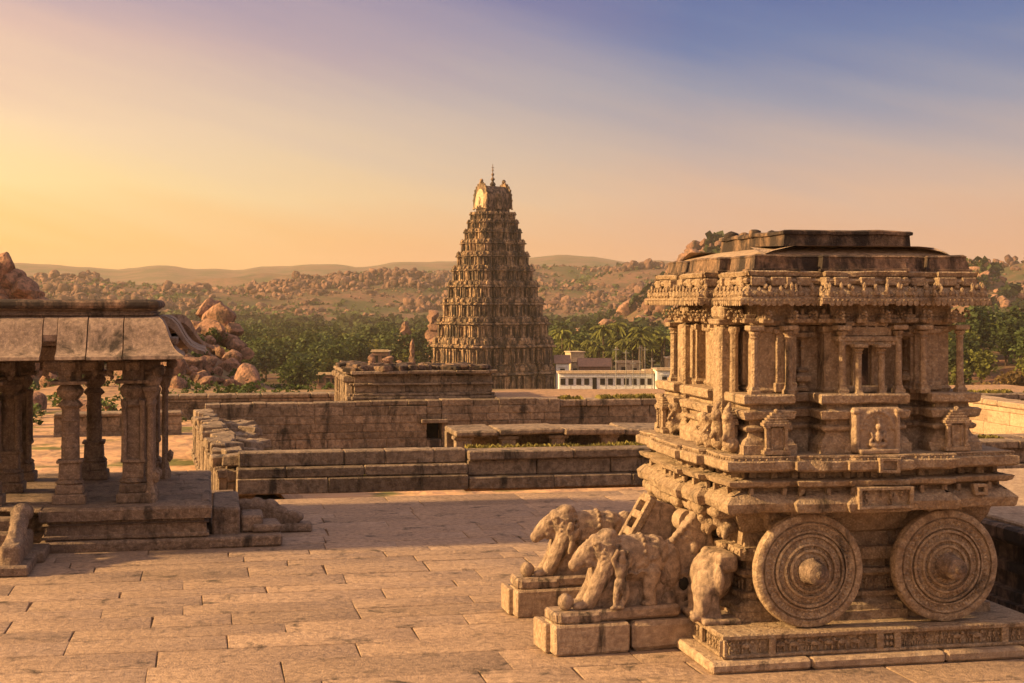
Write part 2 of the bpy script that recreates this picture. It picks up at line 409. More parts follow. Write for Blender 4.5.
# base slab with a frieze of figures on every face
mb = MB(); u0, u1, v0, v1 = .2, 4.6, .16, 4.9
mb.bx(u0 + .07, u1 - .07, v0 + .07, v1 - .07, .145, .432, .01)
SL = [Vector(p) for p in ((u0, v0), (u1, v0), (u1, v1), (u0, v1))]
molding(mb, SL, [(.145, -.012), (.16, 0), (.182, 0), (.19, -.012)], .2)
molding(mb, SL, [(.375, -.014), (.383, .0), (.425, .004), (.44, -.014)], .2)
for i, p in enumerate(SL):
    q = SL[(i + 1) % 4]; d = (q - p).normalized(); n = Vector((d.y, -d.x)); Ln = (q - p).length
    t = .0; rot = Matrix.Rotation(math.atan2(d.y, d.x), 3, 'Z'); widths = [.66, 1.45, .24, 1.5, .8] if i % 2 == 0 else [.9, 1.4, .3, 1.3, .9]
    for wd in widths:
        c = p + d * t - n * .02; mb.box((c.x, c.y, .283), (.045, .02, .1), .006, rot)
        if wd < .35:
            for k in range(3):
                for j in range(2):
                    c = p + d * (t + wd * (k + .8) / 4.2) - n * .03; mb.ball((c.x, c.y, .24 + j * .08), (.03, .03, .035), None, 1)
        else:
            s = t + .12
            while s < t + wd - .1:
                c = p + d * s - n * .062
                if rng.random() < .25:      # small prancing animal
                    A = frame3(d, n)
                    for (a, z, ra, rz_) in ((0, .1, .075, .038), (.07, .14, .03, .03), (-.05, .04, .014, .045), (.045, .04, .014, .045), (-.08, .12, .03, .012)):
                        mb.ball(Vector((c.x, c.y, .19)) + A @ Vector((a, .02, z)), (ra, .028, rz_), A, 1)
                    s += rng.uniform(.17, .2)
                else:
                    figure(mb, (c.x, c.y, .188), d, n, rng.uniform(.165, .185), rng, 1, rng.choice((-1, 1))); s += rng.uniform(.085, .12)
        t += wd
    c = p + d * Ln - n * .02; mb.box((c.x, c.y, .283), (.045, .02, .1), .006, rot)
mb.chips(20, .1, .03, rng); mb.warp(.006, 5, 2)
base_slab = mb.build('base_slab', M['granite'], chariot)

# pedestal between the wheels
ped = stepped(.66, .9, 4.22, 4.25, [(1.2, .08), (.5, .16)], [(1.2, .08), (.5, .16)])
mb = MB()
molding(mb, ped, [(.44, .02), (.56, .02), (.565, -.02), (.63, -.03), (.70, -.12), (.72, -.12), (.73, -.08), (.79, -.08), (.80, -.2), (.98, -.2), (.99, -.12), (1.03, -.08), (1.08, -.12),
                  (1.09, -.2), (1.2, -.2), (1.21, -.1), (1.3, -.06), (1.38, -.06), (1.39, -.16), (1.56, -.18), (1.6, -.08), (1.75, 0), (1.93, .05)], .2)
for P, d, n, l in walk(ped, -.06, .16):
    mb.ball((P.x, P.y, 1.34), (.045, .03, .05), frame3(d, n), 1)
for P, d, n, l in walk(ped, -.15, .13):
    figure(mb, (P.x, P.y, .81), d, n, .16, rng, 1, rng.choice((-1, 1)))
mb.warp(.012, 3, 2)
mb.build('pedestal', M['granite'], chariot)
# crouching bearers under the deck
mb = MB()
for P, d, n, l in walk(ped, .06, .42):
    if n.y < -.5 or n.x > .5: continue
    A = frame3(d, n); q = Vector((P.x, P.y, 1.66))
    mb.ball(q, (.12, .15, .12), A, 2, .2, 3, rng.random() * 9); mb.ball(q + A @ Vector((.0, .14, .07)), (.08, .08, .09), A, 1)
    mb.ball(q + A @ Vector((-.09, .08, -.08)), (.04, .06, .1), A, 1); mb.ball(q + A @ Vector((.09, .08, -.08)), (.04, .06, .1), A, 1)
    mb.box(q + Vector((0, 0, .2)) + A @ Vector((0, .05, 0)), (.16, .2, .07), .03, A)
fuse(mb, .022, 'bearer_row', M['granite'], chariot, .01, 8, 2)

# wheels
def wheel_mesh():
    m = MB(); r = .735
    prof = [(.0, -.1), (r - .1, -.1), (r - .02, -.08), (r, -.03), (r, .05), (r - .015, .085), (r - .05, .10), (r - .10, .10), (r - .108, .07), (r - .118, .07), (r - .128, .10), (r - .15, .082),
            (r - .215, .078), (r - .225, .098), (r - .245, .1), (r - .25, .06), (r - .266, .06), (r - .27, .108), (r - .30, .112), (r - .305, .07), (r - .318, .08), (r - .375, .09), (r - .385, .118), (r - .41, .122), (r - .415, .08),
            (r - .455, .085), (r - .46, .125), (r - .49, .128), (r - .495, .09), (.17, .108), (.165, .128), (.145, .13), (.14, .11), (0.0, .11)]
    RX = Matrix.Rotation(R(90), 3, 'X')
    m.lathe(prof, 72, (0, 0, 0), RX)
    for rad, nn, s in ((r - .18, 44, .024), (r - .345, 30, .022), (r - .44, 24, .016), (.19, 18, .013), (r-.075, 64, .010)):
        for k in range(nn):
            a = 2 * math.pi * k / nn + rad
            m.ball((rad * math.cos(a), -.085 if rad > .19 else -.11, rad * math.sin(a)), (s * 1.1, .02, s * .8), Matrix.Rotation(-a, 3, 'Y'), 1)
            if s > .02:
                m.ball(((rad - .03) * math.cos(a + .07), -.083, (rad - .03) * math.sin(a + .07)), (s * .7, .018, s * .5), Matrix.Rotation(-a + 1, 3, 'Y'), 1)
    m.warp(.004, 6, 2)
    return m
def hub_mesh():
    m = MB(); RX = Matrix.Rotation(R(90), 3, 'X')
    m.lathe([(.0, .05), (.17, .09), (.175, .13), (.15, .16), (.142, .33), (.13, .39), (.09, .41), (0, .412)], 28, (0, 0, 0), RX)
    m.ball((0, -.40, 0), (.06, .035, .06), None, 2); m.warp(.008, 7); return m
for k, (u, v, flip) in enumerate(((1.44, .45, 0), (3.33, .45, 0), (3.3, 4.6, 1), (1.42, 4.6, 1))):
    if k == 0:
        wh = wheel_mesh().build('wheel', M['granite'], chariot, 40); hb = hub_mesh().build('hub', M['pav'], wh, 50)
    else:
        h0, b0 = wh, hb; w2 = h0.copy(); COL.objects.link(w2); b2 = b0.copy(); COL.objects.link(b2); b2.parent = w2; w2.parent = chariot
    o = wh if k == 0 else w2
    o.location = (u, v, .44 + .733); o.rotation_euler = (0, 1.1 * k, math.pi if flip else 0)
# short blocks that cap the wheels, and the axle beams
for u in (1.45, 3.33):
    m = MB(); m.box((u, .62, 1.9), (.24, .22, .035), .01); m.box((u, .66, 1.865), (.18, .18, .025), .01); m.warp(.005, 5); m.build('wheel_bracket', M['granite'], chariot)
    m = MB(); m.bx(u - .08, u + .08, .62, 4.5, 1.06, 1.22, .02); m.build('axle', M['granite_plain'], chariot)

# deck: two heavy moulded bands
dk = stepped(.3, .22, 4.25, 4.25, [(1.1, .10), (.42, .17)], [(1.1, .10), (.42, .17)])
mb = MB()
molding(mb, dk, [(1.93, -.10), (1.94, -.02), (1.96, .0), (2.06, .02), (2.10, -.02), (2.15, -.08), (2.2, -.2), (2.245, -.22), (2.255, -.08), (2.28, -.03), (2.335, -.01), (2.345, -.03),
                 (2.35, -.2), (2.37, -.26), (2.45, -.26), (2.455, -.06), (2.47, -.0), (2.49, .02), (2.585, .02), (2.60, .0), (2.605, -.03), (2.635, -.035), (2.64, -.02), (2.66, -.03)], .12)
for P, d, n, l in walk(dk, -.025, .09):
    mb.ball((P.x, P.y, 2.615), (.02, .018, .018), frame3(d, n), 1)
for P, d, n, l in walk(dk, -.24, .34):
    mb.box((P.x, P.y, 2.41), (.045, .05, .055), .01, frame3(d, n))
for P, d, n, l in walk(dk, -.12, .5):
    mb.box((P.x, P.y, 2.2), (.03, .04, .05), .01, frame3(d, n))
# carved panels in the middle of the long face and a little one above it
def panel(mb, uc, v, z0, z1, hw, nf, rng, h):
    mb.box((uc, v + .07, (z0 + z1) / 2), (hw, .04, (z1 - z0) / 2), .008)
    for s in (-1, 1): mb.box((uc + s * (hw - .025), v, (z0 + z1) / 2), (.025, .045, (z1 - z0) / 2), .006)
    mb.box((uc, v, z1 - .02), (hw, .043, .02), .006); mb.box((uc, v, z0 + .02), (hw, .043, .02), .006)
    for k in range(nf): figure(mb, (uc - hw + .05 + (2 * hw - .1) * (k + .5) / nf, v + .035, z0 + .045), Vector((1, 0)), Vector((0, -1)), h, rng, 1, rng.choice((-1, 1)), dk=2.2)
panel(mb, 2.32, .03, 1.99, 2.26, .37, 4, rng, .18)
panel(mb, 2.36, .03, 2.44, 2.63, .14, 2, rng, .13)
panel(mb, 3.72, .2, 2.1, 2.24, .09, 2, rng, .1)
mb.chips(46, .13, .075, rng); mb.warp(.016, 1.8, 2)
mb.build('deck', M['granite'], chariot)

# superstructure base
bs = stepped(.56, .38, 3.84, 4.25, [(.93, -.38), (.62, .04)], [(1.0, -.38), (.6, .04)])
mb = MB()
z = 2.66
molding(mb, bs, [(z, .0), (z + .12, .0), (z + .125, -.02), (z + .18, -.04), (z + .22, -.09), (z + .28, -.11), (z + .285, -.07), (z + .31, -.045), (z + .34, -.045), (z + .36, -.08), (z + .365, -.12), (z + .42, -.12),
                 (z + .43, -.06), (z + .45, -.02), (z + .54, .0), (z + .56, -.04), (z + .565, -.12), (z + .62, -.13), (z + .63, -.04), (z + .65, -.015), (z + .74, -.01), (z + .76, -.03)], .12)
mb.chips(34, .12, .05, rng); mb.warp(.014, 2.2, 2)
mb.build('plinth_molding', M['granite'], chariot)
def mini_shrine(mb, c, d, n, w, h):
    A = frame3(d, n); c = Vector(c)
    def Bx(a, o, z, ha, ho, hz, b=.006): mb.box(c + A @ Vector((a, o, z)), (ha, ho, hz), b, A)
    Bx(0, .03, h * .05, w * .6, .07, h * .05); Bx(0, .02, h * .33, w * .4, .04, h * .28)
    for s in (-1, 1):
        Bx(s * w * .42, .06, h * .35, w * .07, .03, h * .3); Bx(s * w * .42, .065, h * .62, w * .12, .04, h * .03); Bx(s * w * .42, .065, h * .13, w * .11, .04, h * .03); Bx(s * w * .2, .05, h * .36, w * .045, .025, h * .24)
    Bx(0, .05, h * .68, w * .62, .06, h * .04)
    for k in range(4): Bx(0, .04, h * (.74 + k * .06), w * (.55 - k * .1), .055 - k * .006, h * .03, .01)
    mb.ball(c + A @ Vector((0, .05, h * .98)), (w * .12, .04, h * .06), A, 1)
for (u, v, d, n) in ((.96, .36, (1, 0), (0, -1)), (3.44, .36, (1, 0), (0, -1)), (.56, .78, (0, -1), (-1, 0)), (.56, 3.7, (0, -1), (-1, 0))):
    m = MB(); mini_shrine(m, (u, v, 2.67), Vector(d), Vector(n), .30, .56)
    m.warp(.006, 5, 2); m.build('shrine_relief', M['granite'], chariot)
# arched niche with a seated figure, centre of the long face
m = MB(); cu, cv = 2.32, .26
m.box((cu, cv + .09, 2.96), (.33, .06, .29), .02)
for s in (-1, 1):
    m.box((cu + s * .28, cv + .03, 2.93), (.03, .04, .26), .01); m.box((cu + s * .3, cv + .02, 3.2), (.05, .05, .025), .01)
for k in range(15):
    a = math.pi * k / 14; m.ball((cu + .22 * math.cos(a), cv + .03, 2.98 + .22 * math.sin(a)), (.035, .04, .035), None, 1)
figure(m, (cu, cv + .04, 2.72), Vector((1, 0)), Vector((0, -1)), .42, rng, 2, 1, True, 1.6)
m.box((cu, cv - .03, 2.69), (.27, .05, .03), .01)
for k in range(11):
    a = math.pi * (k / 10); m.ball((cu + .17 * math.cos(a), cv + .03, 2.98 + .17 * math.sin(a)), (.022, .02, .022), None, 1)
fuse(m, .011, 'niche_figure', M['granite_plain'], chariot, .002, 10, 1)

# wall of the shrine with pilasters
wl = stepped(.86, .72, 3.54, 3.75, [(.80, -.22), (.42, .02)], [(.9, -.22), (.5, .0)])
mb = MB()
molding(mb, wl, [(3.40, .0), (3.46, .03), (3.5, .0), (4.2, .0), (4.22, .03), (4.28, .03), (4.3, -.02), (4.6, -.02)], .3)
for (u, hw) in ((3.16, .12), (3.33, .05), (1.16, .05), (1.32, .035)):
    mb.box((u, .70, 3.86), (hw, .03, .36), .008); mb.box((u, .69, 4.22), (hw + .04, .06, .03), .008); mb.box((u, .69, 3.5), (hw + .03, .05, .06), .01)
mb.box((3.17, .665, 3.86), (.05, .012, .2), .005)
for v in (1.2, 3.3):
    mb.box((.84, v, 3.86), (.03, .1, .36), .008)
# vase-and-shrine motif in the recess
for (u, v) in ((1.55, .88), (3.02, .86)):
    mb.lathe([(.09, 0), (.1, .04), (.05, .06), (.05, .09), (.12, .13), (.13, .19), (.06, .24), (.09, .27), (.03, .31), (.025, .55), (.05, .57), (.03, .6), (.03, .66), (.1, .68), (.17, .71), (.17, .76), (.09, .78), (.09, .84), (.05, .86), (.04, .92), (.0, .97)], 10, (u, v, 3.44))
mb.warp(.008, 3, 2)
mb.build('shrine_wall', M['granite'], chariot)
# doorway frame in the middle of the long face
m = MB(); cu = 2.3
m.box((cu, .62, 4.12), (.42, .16, .035), .012); m.box((cu, .6, 4.07), (.38, .12, .03), .01); m.box((cu, .64, 4.22), (.34, .12, .06), .01); m.box((cu, .64, 4.32), (.3, .1, .03), .01)
for k in range(5): m.ball((cu - .26 + .13 * k, .54, 4.24), (.04, .03, .06), None, 1)
m.box((cu, .72, 3.75), (.1, .012, .3), .003)
for s in (-1, 1): m.box((cu + s * .13, .66, 3.75), (.02, .03, .32), .005)
m.box((cu, .66, 3.47), (.3, .1, .04), .01)
m.warp(.006, 4, 2); m.build('door_frame', M['granite'], chariot)
m = MB(); m.bx(cu - .085, cu + .085, .69, .715, 3.52, 4.02, .002); m.build('door_shade_panel', M['granite_dark'], chariot)  # thin dark slab inside the frame paints the doorway's shade

def slim_column(u, v, z0, z1, r, n=8):
    m = MB(); h = z1 - z0
    m.lathe([(r * 2.0, 0), (r * 2.0, h * .06), (r * 1.5, h * .08), (r * 1.35, h * .11), (r * 1.05, h * .15)], 4, (u, v, z0), None, R(45))
    m.lathe([(r * 1.1, h * .13), (r, h * .18), (r * .92, h * .8), (r * 1.25, h * .82), (r * .95, h * .85), (r * 1.5, h * .89), (r * 1.5, h * .91), (r * 1.0, h * .93)], n, (u, v, z0), None, R(22.5))
    m.box((u, v, z0 + h * .965), (r * 2.1, r * 2.1, h * .035), .01)
    m.warp(.008, 4, 2); return m.build('column', M['granite'], chariot)
for (u, v) in ((.76, .54), (1.24, .58), (1.94, .5), (2.72, .5), (3.1, .56), (3.62, .56), (3.66, 1.25)):
    slim_column(u, v, 3.41, 4.3, .048)
for (u, v) in ((2.14, .45), (2.46, .45)): slim_column(u, v, 3.38, 4.06, .045)
for (u, v) in ((3.62, 3.9), (.76, 3.9), (2.7, 3.95), (1.9, 3.95)): slim_column(u, v, 3.41, 4.3, .055)

# porch piers on the stair side, each with rearing beasts at its foot
def pier(v, u):
    m = MB()
    m.box((u, v, 3.48), (.13, .15, .8), .03); m.box((u, v, 2.74), (.2, .24, .08), .02); m.box((u, v, 3.0), (.155, .175, .05), .02); m.box((u, v, 4.34), (.17, .19, .04), .015); m.box((u, v, 4.46), (.13, .22, .09), .04)
    for s in (-1, 1):
        m.lathe([(.075, 2.7), (.06, 2.8), (.055, 4.05), (.08, 4.1), (.08, 4.15)], 8, (u + .04, v + s * .2, .12))
    m.warp(.012, 3, 2); p = m.build('porch_pier', M['granite'], chariot)
    b = MB()
    for (du, dv) in ((-.22, -.1), (-.1, -.24), (-.22, .16)):
        q = Vector((u + du, v + dv, 2.7)); o = Vector((du, dv, 0)).normalized()
        b.ball(q + Vector((0, 0, .08)), (.13, .13, .1), None, 2); b.ball(q + Vector((0, 0, .22)) - o * .03, (.1, .1, .18), None, 2)
        b.ball(q + Vector((0, 0, .36)) + o * .03, (.085, .085, .085), None, 2); b.ball(q + Vector((0, 0, .12)) + o * .1, (.06, .06, .08), None, 2); b.ball(q + Vector((0, 0, .38)) + o * .12, (.035, .035, .04), None, 1)
        b.rod(q + Vector((0, 0, .28)) + o * .08, q + Vector((0, 0, .2)) + o * .16, .03, .025); b.rod(q + Vector((0, 0, .15)) + o * .06, q + Vector((0, 0, 0)) + o * .1, .04, .035)
    fuse(b, .016, 'rearing_beast', M['granite'], p, .008, 9, 1)
pier(1.3, .64); pier(3.45, .84); slim_column(.98, 2.05, 2.68, 4.3, .07); slim_column(.98, 2.7, 2.68, 4.3, .07)
# bases of guardian beasts at the front corner
b = MB()
for (u, v) in ((.45, 1.0), (.47, .62)):
    q = Vector((u, v, 2.68)); b.ball(q + Vector((0, 0, .1)), (.12, .12, .1), None, 2); b.ball(q + Vector((-.03, -.02, .28)), (.085, .085, .16), None, 2); b.ball(q + Vector((-.06, -.04, .45)), (.075, .075, .08), None, 2)
    b.rod(q + Vector((-.06, -.03, .3)), q + Vector((-.14, -.08, .16)), .035, .03); b.rod(q + Vector((-.06, 0, .5)), q + Vector((0, .02, .62)), .05, .03)
fuse(b, .018, 'guardian_beast', M['granite'], chariot, .012, 9, 1)

# brackets under the eave: curling struts
m = MB()
bk = stepped(.8, .62, 3.6, 3.9, [(.80, -.12), (.42, .05)], [(.9, -.12), (.5, .05)])
molding(m, bk, [(4.3, -.04), (4.36, .0), (4.42, -.05), (4.6, -.05)], .2)
for P, d, n, l in walk(bk, .05, .30):
    A = frame3(d, n); q = Vector((P.x, P.y, 4.36))
    m.box(q, (.075, .1, .03), .01, A); m.box(q + Vector((0, 0, .05)), (.045, .07, .03), .01, A); m.ball(q + Vector((0, 0, .11)), (.03, .03, .05), None, 1)
    for k in range(7):
        a = math.pi * 1.7 * k / 6; m.ball(q + A @ Vector((0, .14 + .05 * math.cos(a), .07 + .05 * math.sin(a))), .022, None, 1)
m.warp(.006, 4); m.build('eave_bracket_row', M['granite'], chariot)

# eave with scalloped hem and a row of arches
ev = stepped(.52, .36, 3.96, 4.6, [(.93, -.10), (.66, .08)], [(1.0, -.10), (.7, .10)])
mb = MB()
molding(mb, ev, [(4.585, -.25), (4.57, -.06), (4.575, -.0), (4.65, .0), (4.66, -.03), (4.68, -.03), (4.70, -.05), (4.76, -.09), (4.83, -.17), (4.835, -.12), (4.87, -.10), (4.90, -.12), (4.905, -.17), (4.93, -.18), (4.935, -.14), (4.985, -.12), (5.0, -.14)], .1)
mb.chips(40, .14, .06, rng); mb.warp(.013, 2.2, 2)
for P, d, n, l in walk(ev, .0, .082):
    if rng.random() < .1: continue
    A = frame3(d, n); mb.lathe([(.036, -.012), (.036, .012)], 10, (P.x, P.y, 4.585), A @ Matrix.Rotation(R(90), 3, 'X'))
for P, d, n, l in walk(ev, -.03, .15):
    A = frame3(d, n); q = Vector((P.x, P.y, 4.69)); hh = rng.choice((1, 1, 1.35, .85))
    m_ = mb; m_.ball(q + Vector((0, 0, .02)), (.05, .03, .05 * hh), A, 1); m_.ball(q + Vector((0, 0, .075 * hh)), (.028, .025, .05 * hh), A, 1)
    m_.ball(q + A @ Vector((.06, 0, .0)), (.02, .022, .035), A, 1)
for P, d, n, l in walk(ev, .004, .06):
    mb.ball((P.x, P.y, 4.625), (.018, .012, .012), frame3(d, n), 1)
for P, d, n, l in walk(ev, -.12, .36):
    A = frame3(d, n); mb.box((P.x, P.y, 4.865), (.1, .035, .055), .012, A); mb.ball(Vector((P.x, P.y, 4.80)) + A @ Vector((.1, .02, 0)), (.04, .04, .05), None, 1)
mb.build('eave', M['granite'], chariot)

# dark weathered roof band and sloping roof
rb = stepped(.76, .60, 3.82, 4.4, [(.86, -.10), (.62, .05)], [(.95, -.10), (.7, .05)])
mb = MB()
molding(mb, rb, [(4.98, -.03), (5.0, .0), (5.03, .0), (5.035, -.03), (5.17, -.05), (5.19, -.04), (5.21, -.07)], .12)
mb.chips(16, .18, .05, rng); mb.warp(.014, 2.2, 2); mb.build('roof_band', M['granite_dark'], chariot)
mb = MB()
bb = stepped(.76, .60, 3.82, 4.4)
molding(mb, bb, [(5.15, -.25), (5.222, -.22), (5.27, -.36), (5.325, -.60), (5.335, -.66)], .2); mb.warp(.006, 2, 2)
mb.build('sloping_roof', M['granite_plain'], chariot, 6)
mb = MB()
ts = stepped(1.45, 1.3, 3.33, 3.85)
molding(mb, ts, [(5.30, .05), (5.335, .04), (5.34, -.01), (5.50, -.03), (5.51, .0), (5.55, .0), (5.565, -.03)], .12)
mb.chips(8, .2, .06, rng); mb.warp(.02, 2, 2); mb.build('roof_slab', M['granite_dark'], chariot)
for (u, v, r) in ((1.55, 3.6, .09), (1.6, 3.2, .06), (1.5, 2.5, .07), (1.7, 2.35, .05)):
    b = MB(); b.ball((u, v, 5.56), (r * 1.3, r * 1.3, r), None, 2, .3, 2, u * 7); b.build('roof_stone', M['granite_dark'], chariot, 60)

# corner elephant relief beside the pedestal, on the base slab
b = MB()
b.ball((.46, 1.35, .98), (.28, .36, .34), None, 3); b.ball((.34, 1.12, .9), (.22, .24, .27), None, 3); b.rod((.24, 1.0, .85), (.16, .92, .56), .14, .09, 12); b.rod((.16, .92, .56), (.06, .9, .5), .09, .06, 12); b.ball((.42, .92, .98), (.07, .1, .2), None, 2); b.rod((.34, .98, .75), (.36, .96, .5), .1, .09, 12); b.rod((.3, 1.5, .8), (.3, 1.5, .5), .12, .1, 12)
b.box((.42, 1.25, .47), (.26, .5, .04), .02); b.box((.55, 1.3, 1.2), (.14, .36, .12), .04)
fuse(b, .02, 'elephant_relief', M['beast'], chariot, .018, 6, 2)

# ------------------------------------------------------------------ stair pieces between the elephants and the chariot
lad = thing('stone_ladder', 'leaning stone ladder block with square rungs between the elephants and the chariot deck', 'ladder', (2.62, 18.51, 0), ANG)
def slab_poly(pts, v0, v1, name, mat, parent, warp=.012):
    m = MB(); n = 5
    m.loft([[Vector((p[0], v0 + (v1 - v0) * k / n, p[1])) for p in pts] for k in range(n + 1)])
    m.warp(warp, 3, 2); return m.build(name, mat, parent)
# leaning solid: left face carries the rungs
Pb, Pt = Vector((-.75, .95)), Vector((-.22, 1.86))
dl = (Pt - Pb).normalized(); nl = Vector((-dl.y, dl.x))
slab_poly([(Pb.x - .2, Pb.y - .5), (Pt.x, Pt.y), (.28, 1.72), (.34, .5)], 2.20, 2.62, 'leaning_block', M['beast'], lad)
m = MB(); Ln = 1.15
rt = Matrix.Rotation(math.atan2(dl.x, dl.y), 3, 'Y')
for s in (0, 1):
    c = Pb + dl * (Ln / 2 - .08) + nl * .04; m.box((c.x, 2.22 + s * .38, c.y), (.05, .05, Ln / 2), .01, rt)
for k in range(5):
    c = Pb + dl * (Ln * k / 4.4) + nl * .04; m.box((c.x, 2.41, c.y), (.05, .16, .055), .01, rt)
m.warp(.006, 4); m.build('rung_frame', M['granite'], lad)
m = MB()
for (u, v, z, r) in ((-.1, 2.9, 1.6, .16), (.1, 3.2, 1.5, .14), (.15, 2.0, 1.62, .15)):
    m.lathe([(.02, -.12), (r, -.1), (r, .1), (.05, .12)], 14, (u, v, z), rotm(R(90), .3, .2))
m.box((.2, 2.6, .7), (.25, .9, .26), .03); m.warp(.01, 3); m.build('step_block', M['granite_plain'], lad)

bal = thing('stair_balustrade', 'fan shaped carved stone balustrade with a round hole behind the front elephant', 'balustrade', (2.64, 18.72, 0), ANG)
m = MB()
outer = [(-.25, .42), (-.42, .62), (-.45, .95), (-.33, 1.17), (-.12, 1.33), (.04, 1.5), (.14, 1.72), (.34, 1.6), (.44, 1.2), (.42, .9), (.36, .42)]
n = 6
m.loft([[Vector((p[0], 1.5 + .26 * k / n, p[1])) for p in outer] for k in range(n + 1)])
for t in range(9):
    a = Vector((-.36, 1.18)).lerp(Vector((.14, 1.72)), t / 8); m.ball((a.x, 1.58, a.y), (.055, .1, .06), None, 2)
for k in range(14):
    a = 2 * math.pi * k / 14; m.ball((-.03 + .12 * math.cos(a), 1.5, .82 + .14 * math.sin(a)), (.05, .05, .05), None, 1)
for k in range(5): m.ball((.2 - .02 * k, 1.5, .6 + .17 * k), (.08, .06, .1), None, 2)
m.ball((-.3, 1.5, .95), (.1, .08, .16), None, 2)
m.ball((-.25, 1.55, .6), (.14, .14, .16), None, 2)
fuse(m, .022, 'carved_slab', M['beast'], bal, .02, 5, 2)
m = MB(); m.ball((-.03, 1.495, .82), (.075, .04, .09), None, 2, .5, 2); m.build('hole', M['dark'], bal)  # nothing is cut through; a near-black lump paints the shade of a hole

